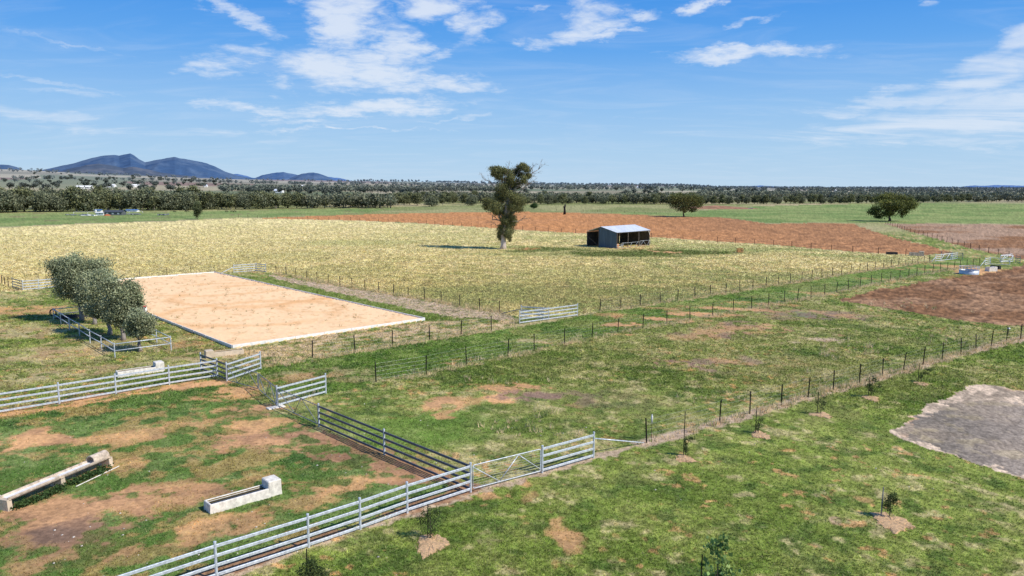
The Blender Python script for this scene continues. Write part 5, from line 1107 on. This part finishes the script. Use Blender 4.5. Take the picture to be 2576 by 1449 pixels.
of = resample(PP((185, 538.5), (330, 536), (372, 535.5)), 6); o = thing('white_fence', 'white low rail fence behind the grey farm building', 'fence', (*of[0], 0)); org = (*of[0], 0)
for p in of: MB().box((p[0], p[1], .5), (.12, .12, 1.0)).build('post', M['whitewall'], o, org)
MB().bar((*of[0], .95), (*of[-1], .95), .06, .10).build('rail', M['whitewall'], o, org)
# homesteads beyond the river
HS = [(222, 1500, 26, 'long white farm building on the dry slope below the large mountain'), (288, 1700, 16, 'white farm building right of the long one below the mountain'), (348, 1750, 14, 'grey-roofed farm building among trees below the mountain'), (523, 1900, 9, 'tiny white house at the foot of the slope'), (562, 1800, 12, 'white house beside the second tree belt'), (766, 2100, 16, 'white roofed house below the small blue hills'), (782, 2050, 9, 'little white house next to the white roofed one'), (706, 1250, 13, 'pale shed half hidden by trees on the green flat'),
      (1608, 2500, 24, 'white homestead with pitched roof on the right horizon'), (1470, 2400, 14, 'low white house left of the horizon homestead'), (2100, 2300, 16, 'pale roofed house in the far woods at right'), (1900, 2200, 14, 'low white shed in the far woods behind the right tree')]
for px, d_, w, lb in HS:
    a = math.atan2(px - CX, FO); x, y = math.sin(a) * d_, math.cos(a) * d_; z = float(terr(np.array([x]), np.array([y]))[0])
    house_at('homestead', lb, (x, y, z), w, 9, 3.6, 2.4, -a + rs.randn() * .3, 'whitewall', 'whitewall' if w > 13 else 'zinc', 2, 'white farm buildings beyond the river')
# water of the farm dam
x, y = P(1858, 524.5); mb = MB(); mb.add([(x + 9 * math.cos(t), y + 9 * math.sin(t), .35) for t in np.linspace(0, 2 * math.pi, 20)[:-1]], [tuple(range(19))]); tag(mb.build('water', mat('dam_water', (.30, .36, .42), .15, 0, .1, .3)), 'small farm dam on the right pasture', 'water', kind='structure')
for px, py, rx, lb in ((1800, 524.5, 28, 'red bare bank of the farm dam'),):
    x, y = P(px, py); v = [(x, y, 2.0)] + [(x + rx * math.cos(t) * (1 + .1 * math.sin(5 * t)), y + 14 * math.sin(t), -.05) for t in np.linspace(0, 2 * math.pi, 28)[:-1]]
    tag(MB().add(v, [(0, i + 1, (i + 1) % 27 + 1) for i in range(27)]).build('earth_bank', mat('dam_bank', (.34, .18, .10), 1, 0, .4, .3)), lb, 'bank', kind='structure')

# ------------------------------------------------------------------ cattle
def cow_mesh():
    sk = {'pel': (-.8, 0, 1.15, .30), 'mid': (0, 0, 1.08, .36), 'che': (.65, 0, 1.10, .34), 'nk': (1.0, 0, 1.10, .20), 'nk2': (1.25, 0, .75, .15), 'hd': (1.4, 0, .42, .14), 'mz': (1.48, 0, .18, .08), 'tl': (-1.12, 0, 1.2, .05), 'tl2': (-1.2, 0, .7, .03)}
    ed = [('pel', 'mid'), ('mid', 'che'), ('che', 'nk'), ('nk', 'nk2'), ('nk2', 'hd'), ('hd', 'mz'), ('pel', 'tl'), ('tl', 'tl2')]
    for s, t in ((.2, 'a'), (-.2, 'b')):
        sk['st' + t] = (-.78, s, .8, .18); sk['ho' + t] = (-.98, s, .5, .08); sk['hf' + t] = (-.9, s, .02, .06); ed += [('pel', 'st' + t), ('st' + t, 'ho' + t), ('ho' + t, 'hf' + t)]
        sk['sh' + t] = (.62, s, .75, .14); sk['kn' + t] = (.66, s, .42, .07); sk['ff' + t] = (.64, s, .02, .06); ed += [('che', 'sh' + t), ('sh' + t, 'kn' + t), ('kn' + t, 'ff' + t)]
        sk['er' + t] = (1.25, s * 1.1, .62, .04); ed += [('hd', 'er' + t)]
    ks = list(sk); me = bpy.data.meshes.new('cow'); me.from_pydata([sk[k_][:3] for k_ in ks], [(ks.index(a), ks.index(b)) for a, b in ed], [])
    o = link('cow', me); md = o.modifiers.new('s', 'SKIN')
    for i, k_ in enumerate(ks): me.skin_vertices[0].data[i].radius = (sk[k_][3],) * 2
    me.skin_vertices[0].data[0].use_root = True; o.modifiers.new('d', 'SUBSURF').levels = 1
    dg = bpy.context.evaluated_depsgraph_get(); m2 = bpy.data.meshes.new_from_object(o.evaluated_get(dg)); m2.name = 'cow_body'; m2.materials.clear(); m2.materials.append(M['cow']); bpy.data.objects.remove(o); return m2
cm = cow_mesh()
for i, (px, py, rz, lb) in enumerate(((439, 534.5, .3, 'black cow grazing farthest left, right of the farm scrap'), (468, 533.5, 2.9, 'black cow grazing left of the small lone tree'), (570, 533.8, .2, 'black cow grazing alone right of the small lone tree'), (583.5, 533.8, 3.3, 'left one of the two black cows close together'), (590.5, 533.8, 0, 'right one of the two black cows close together'), (472, 533.8, .7, 'black cow standing just right of another by the lone tree'))):
    x, y = P(px, py); o = link('cow', cm, None, (x, y, gz(x, y))); o.rotation_euler = (0, 0, rz); o.scale = (.62,) * 3; tag(o, lb, 'cow', 'black cattle grazing before the river belt')

# ------------------------------------------------------------------ light, sky, camera
SUN_AZ, SUN_EL = math.atan2(.92, -.39), rad(44)
w = bpy.data.worlds.new('World'); SC.world = w; w.use_nodes = True; nt = w.node_tree; N = nt.nodes; Lk = nt.links; bg = N['Background']
sky = N.new('ShaderNodeTexSky'); sky.sky_type = 'NISHITA'; sky.sun_disc = False; sky.sun_elevation = SUN_EL; sky.sun_rotation = SUN_AZ; sky.altitude = 300; sky.air_density = 1.0; sky.dust_density = .6; sky.ozone_density = 2.2
tcn = N.new('ShaderNodeTexCoord'); sep = N.new('ShaderNodeSeparateXYZ'); Lk.new(tcn.outputs['Generated'], sep.inputs[0])
def math_(op, a, b=None, c=None, clamp=False):
    n_ = N.new('ShaderNodeMath'); n_.operation = op; n_.use_clamp = clamp
    for i, q in enumerate((a, b, c)):
        if q is None: continue
        if isinstance(q, (int, float)): n_.inputs[i].default_value = q
        else: Lk.new(q, n_.inputs[i])
    return n_.outputs[0]
AZ = math_('ARCTAN2', sep.outputs[0], sep.outputs[1]); EL = math_('ARCSINE', sep.outputs[2])
cv0 = N.new('ShaderNodeCombineXYZ'); Lk.new(AZ, cv0.inputs[0]); Lk.new(EL, cv0.inputs[1])
wn = N.new('ShaderNodeTexNoise'); wn.inputs['Scale'].default_value = 11; wn.inputs['Detail'].default_value = 7; wn.inputs['Roughness'].default_value = .62
wmap = N.new('ShaderNodeMapping'); wmap.inputs['Scale'].default_value = (1, 2.2, 1); Lk.new(cv0.outputs[0], wmap.inputs[0]); Lk.new(wmap.outputs[0], wn.inputs[0])
wsub = N.new('ShaderNodeVectorMath'); wsub.operation = 'SUBTRACT'; Lk.new(wn.outputs['Color'], wsub.inputs[0]); wsub.inputs[1].default_value = (.5, .5, .5)
wmul = N.new('ShaderNodeVectorMath'); wmul.operation = 'MULTIPLY'; Lk.new(wsub.outputs[0], wmul.inputs[0]); wmul.inputs[1].default_value = (.16, .055, 0)
cv = N.new('ShaderNodeVectorMath'); cv.operation = 'ADD'; Lk.new(cv0.outputs[0], cv.inputs[0]); Lk.new(wmul.outputs[0], cv.inputs[1])
# colour correction of the sky by elevation
ramp = N.new('ShaderNodeValToRGB'); cr_ = ramp.color_ramp
stops = [(0.0, (.50, .68, .86)), (.045, (.41, .63, .87)), (.10, (.29, .54, .88)), (.17, (.125, .39, .86)), (.25, (.042, .280, .81)), (.6, (.04, .18, .55)), (1.0, (.03, .13, .45))]
while len(cr_.elements) < len(stops): cr_.elements.new(.5)
for e_, (p_, c_) in zip(cr_.elements, stops): e_.position = p_; e_.color = (*c_, 1)
elv = math_('MAXIMUM', EL, 0.0); Lk.new(elv, ramp.inputs[0])
# clouds on a flat layer
zc_ = math_('ADD', math_('MAXIMUM', sep.outputs[2], 0.0), .10)
uv = N.new('ShaderNodeCombineXYZ'); Lk.new(math_('DIVIDE', sep.outputs[0], zc_), uv.inputs[0]); Lk.new(math_('DIVIDE', sep.outputs[1], zc_), uv.inputs[1])
def noise(src, scale, detail, rough, dist=0.0, sc3=None):
    mp_ = N.new('ShaderNodeMapping'); Lk.new(src, mp_.inputs[0])
    if sc3: mp_.inputs['Scale'].default_value = sc3
    n_ = N.new('ShaderNodeTexNoise'); n_.inputs['Scale'].default_value = scale; n_.inputs['Detail'].default_value = detail; n_.inputs['Roughness'].default_value = rough; n_.inputs['Distortion'].default_value = dist
    Lk.new(mp_.outputs[0], n_.inputs[0]); return n_.outputs[0]
def skyang(px, py):
    a, b, c = ray(px, py); return math.atan2(a, b), math.atan2(c, math.hypot(a, b))
def blobs(lst):
    tot = None
    for px, py, rx, ry, wt, rot in lst:
        a, e_ = skyang(px, py); vm = N.new('ShaderNodeVectorMath'); vm.operation = 'SUBTRACT'; Lk.new(cv.outputs[0], vm.inputs[0]); vm.inputs[1].default_value = (a, e_, 0)
        mp_ = N.new('ShaderNodeMapping'); mp_.vector_type = 'TEXTURE'; mp_.inputs['Rotation'].default_value = (0, 0, rad(rot)); mp_.inputs['Scale'].default_value = (rx / FO, ry / FO, 1); Lk.new(vm.outputs[0], mp_.inputs[0])
        ln = N.new('ShaderNodeVectorMath'); ln.operation = 'LENGTH'; Lk.new(mp_.outputs[0], ln.inputs[0])
        mr = N.new('ShaderNodeMapRange'); mr.interpolation_type = 'SMOOTHSTEP'; mr.inputs[1].default_value = 1.35; mr.inputs[2].default_value = 0; mr.inputs[3].default_value = 0; mr.inputs[4].default_value = wt
        Lk.new(ln.outputs[1], mr.inputs[0]); tot = mr.outputs[0] if tot is None else math_('MAXIMUM', tot, mr.outputs[0])
    return tot
puffy = blobs([(860, 60, 110, 110, 1, 0), (810, 165, 150, 60, 1, 0), (960, 170, 170, 60, 1, -14), (1130, 205, 150, 30, .85, 3), (1000, 110, 110, 60, .85, -30), (960, 265, 260, 26, .95, 2), (640, 270, 150, 20, .7, -3), (610, 140, 110, 50, .6, 5), (600, 45, 120, 26, .75, -25), (1190, 70, 90, 46, .85, 20), (1090, 18, 130, 34, .95, 0), (1110, 130, 60, 16, .6, 0), (1480, 62, 130, 50, .78, 15), (1530, 84, 120, 16, .8, 3), (1610, 32, 90, 16, .75, 8), (1762, 14, 50, 22, 1, 10), (1350, 112, 90, 26, .66, 0), (1870, 132, 230, 24, .98, -2), (1890, 118, 110, 14, .9, -5), (1920, 50, 80, 12, .5, 10), (760, 300, 180, 16, .6, 0), (890, 325, 300, 7, .6, 0), (580, 180, 130, 18, .5, 0), (860, 310, 120, 20, .5, 15), (700, 215, 60, 25, .6, 0), (2330, 15, 40, 15, .4, 0), (1340, 20, 80, 10, .5, 0)])
wisp = blobs([(2480, 190, 260, 55, 1, 18), (2330, 245, 330, 20, .9, 3), (2400, 300, 420, 46, .95, 2), (2540, 120, 170, 40, .9, 25), (2300, 350, 350, 24, .75, 0), (2600, 240, 300, 60, 1, 10), (120, 300, 360, 26, .55, -2), (90, 200, 220, 8, .6, -6), (150, 228, 130, 10, .45, 0), (200, 110, 330, 7, .4, -6), (1150, 300, 130, 7, .6, 2), (1570, 290, 130, 9, .4, 0), (600, 340, 400, 18, .4, 0), (1700, 340, 300, 14, .25, 0)])
nP = noise(uv.outputs[0], 3.4, 14, .68, .5); nW = noise(uv.outputs[0], 1.1, 10, .62, 1.2, (1, 2.2, 1)); nPb = noise(uv.outputs[0], 1.3, 4, .5, .2)
nPc = noise(uv.outputs[0], 9.0, 10, .66, .6); dens = math_('ADD', math_('ADD', math_('MULTIPLY', nP, .42), math_('MULTIPLY', nPb, .20)), math_('MULTIPLY', nPc, .38))
def mrange(v_, a, b, c=0.0, d_=1.0, smooth=True):
    mr = N.new('ShaderNodeMapRange'); mr.interpolation_type = 'SMOOTHSTEP' if smooth else 'LINEAR'
    for i, q in enumerate((a, b, c, d_)): mr.inputs[i + 1].default_value = q
    Lk.new(v_, mr.inputs[0]); return mr.outputs[0]
tP = math_('ADD', math_('MULTIPLY', puffy, 1.22), math_('MULTIPLY', math_('SUBTRACT', dens, .5), 3.4)); aP = mrange(tP, .12, 1.25, 0, .80)
tW = math_('ADD', math_('MULTIPLY', wisp, .95), math_('MULTIPLY', math_('SUBTRACT', nW, .5), 2.2)); aW = math_('MULTIPLY', mrange(tW, .08, 1.2, 0, .70), mrange(wisp, 0, .4))
aP = math_('MULTIPLY', aP, mrange(puffy, 0, .30))
veil = math_('MULTIPLY', mrange(nW, .42, .72), .12); al = math_('MAXIMUM', math_('MAXIMUM', aP, aW), veil)
# sky = physical sky lit, tinted towards the measured blues
sc_n = N.new('ShaderNodeVectorMath'); sc_n.operation = 'SCALE'; Lk.new(sky.outputs[0], sc_n.inputs[0]); sc_n.inputs['Scale'].default_value = .11
mx0 = N.new('ShaderNodeMix'); mx0.data_type = 'RGBA'; mx0.inputs[0].default_value = .96; Lk.new(sc_n.outputs[0], mx0.inputs[6]); Lk.new(ramp.outputs[0], mx0.inputs[7])
mx = N.new('ShaderNodeMix'); mx.data_type = 'RGBA'; Lk.new(al, mx.inputs[0]); Lk.new(mx0.outputs[2], mx.inputs[6]); mx.inputs[7].default_value = (.80, .86, .95, 1)
Lk.new(mx.outputs[2], bg.inputs[0]); bg.inputs[1].default_value = 1.0
sv = Vector((math.cos(SUN_EL) * math.sin(SUN_AZ), math.cos(SUN_EL) * math.cos(SUN_AZ), math.sin(SUN_EL)))
sl = bpy.data.lights.new('Sun', 'SUN'); sl.energy = 4.8; sl.angle = rad(.53); sl.color = (1, .955, .88)
so = bpy.data.objects.new('Sun', sl); COL.objects.link(so); so.rotation_euler = (-sv).to_track_quat('-Z', 'Y').to_euler(); so.location = (0, 0, 60)
cam = bpy.data.cameras.new('Camera'); co = bpy.data.objects.new('Camera', cam); COL.objects.link(co)
cam.sensor_width = 36; cam.lens = 36 * FO / 2576; cam.clip_end = 60000; cam.clip_start = .1
r0, u0, f0 = Vector((1, 0, 0)), Vector((0, ST, CT)), Vector((0, CT, -ST))
rx_ = r0 * CR + u0 * SR; uy_ = -r0 * SR + u0 * CR
co.matrix_world = Matrix(((rx_.x, uy_.x, -f0.x, 0), (rx_.y, uy_.y, -f0.y, 0), (rx_.z, uy_.z, -f0.z, CAMH), (0, 0, 0, 1)))
SC.camera = co
SC.view_settings.view_transform = 'Standard'; SC.view_settings.look = 'None'; SC.view_settings.exposure = 0
SC.cycles.max_bounces = 6; SC.cycles.transparent_max_bounces = 8
print('trees', cnt, 'objects', len(SC.objects))
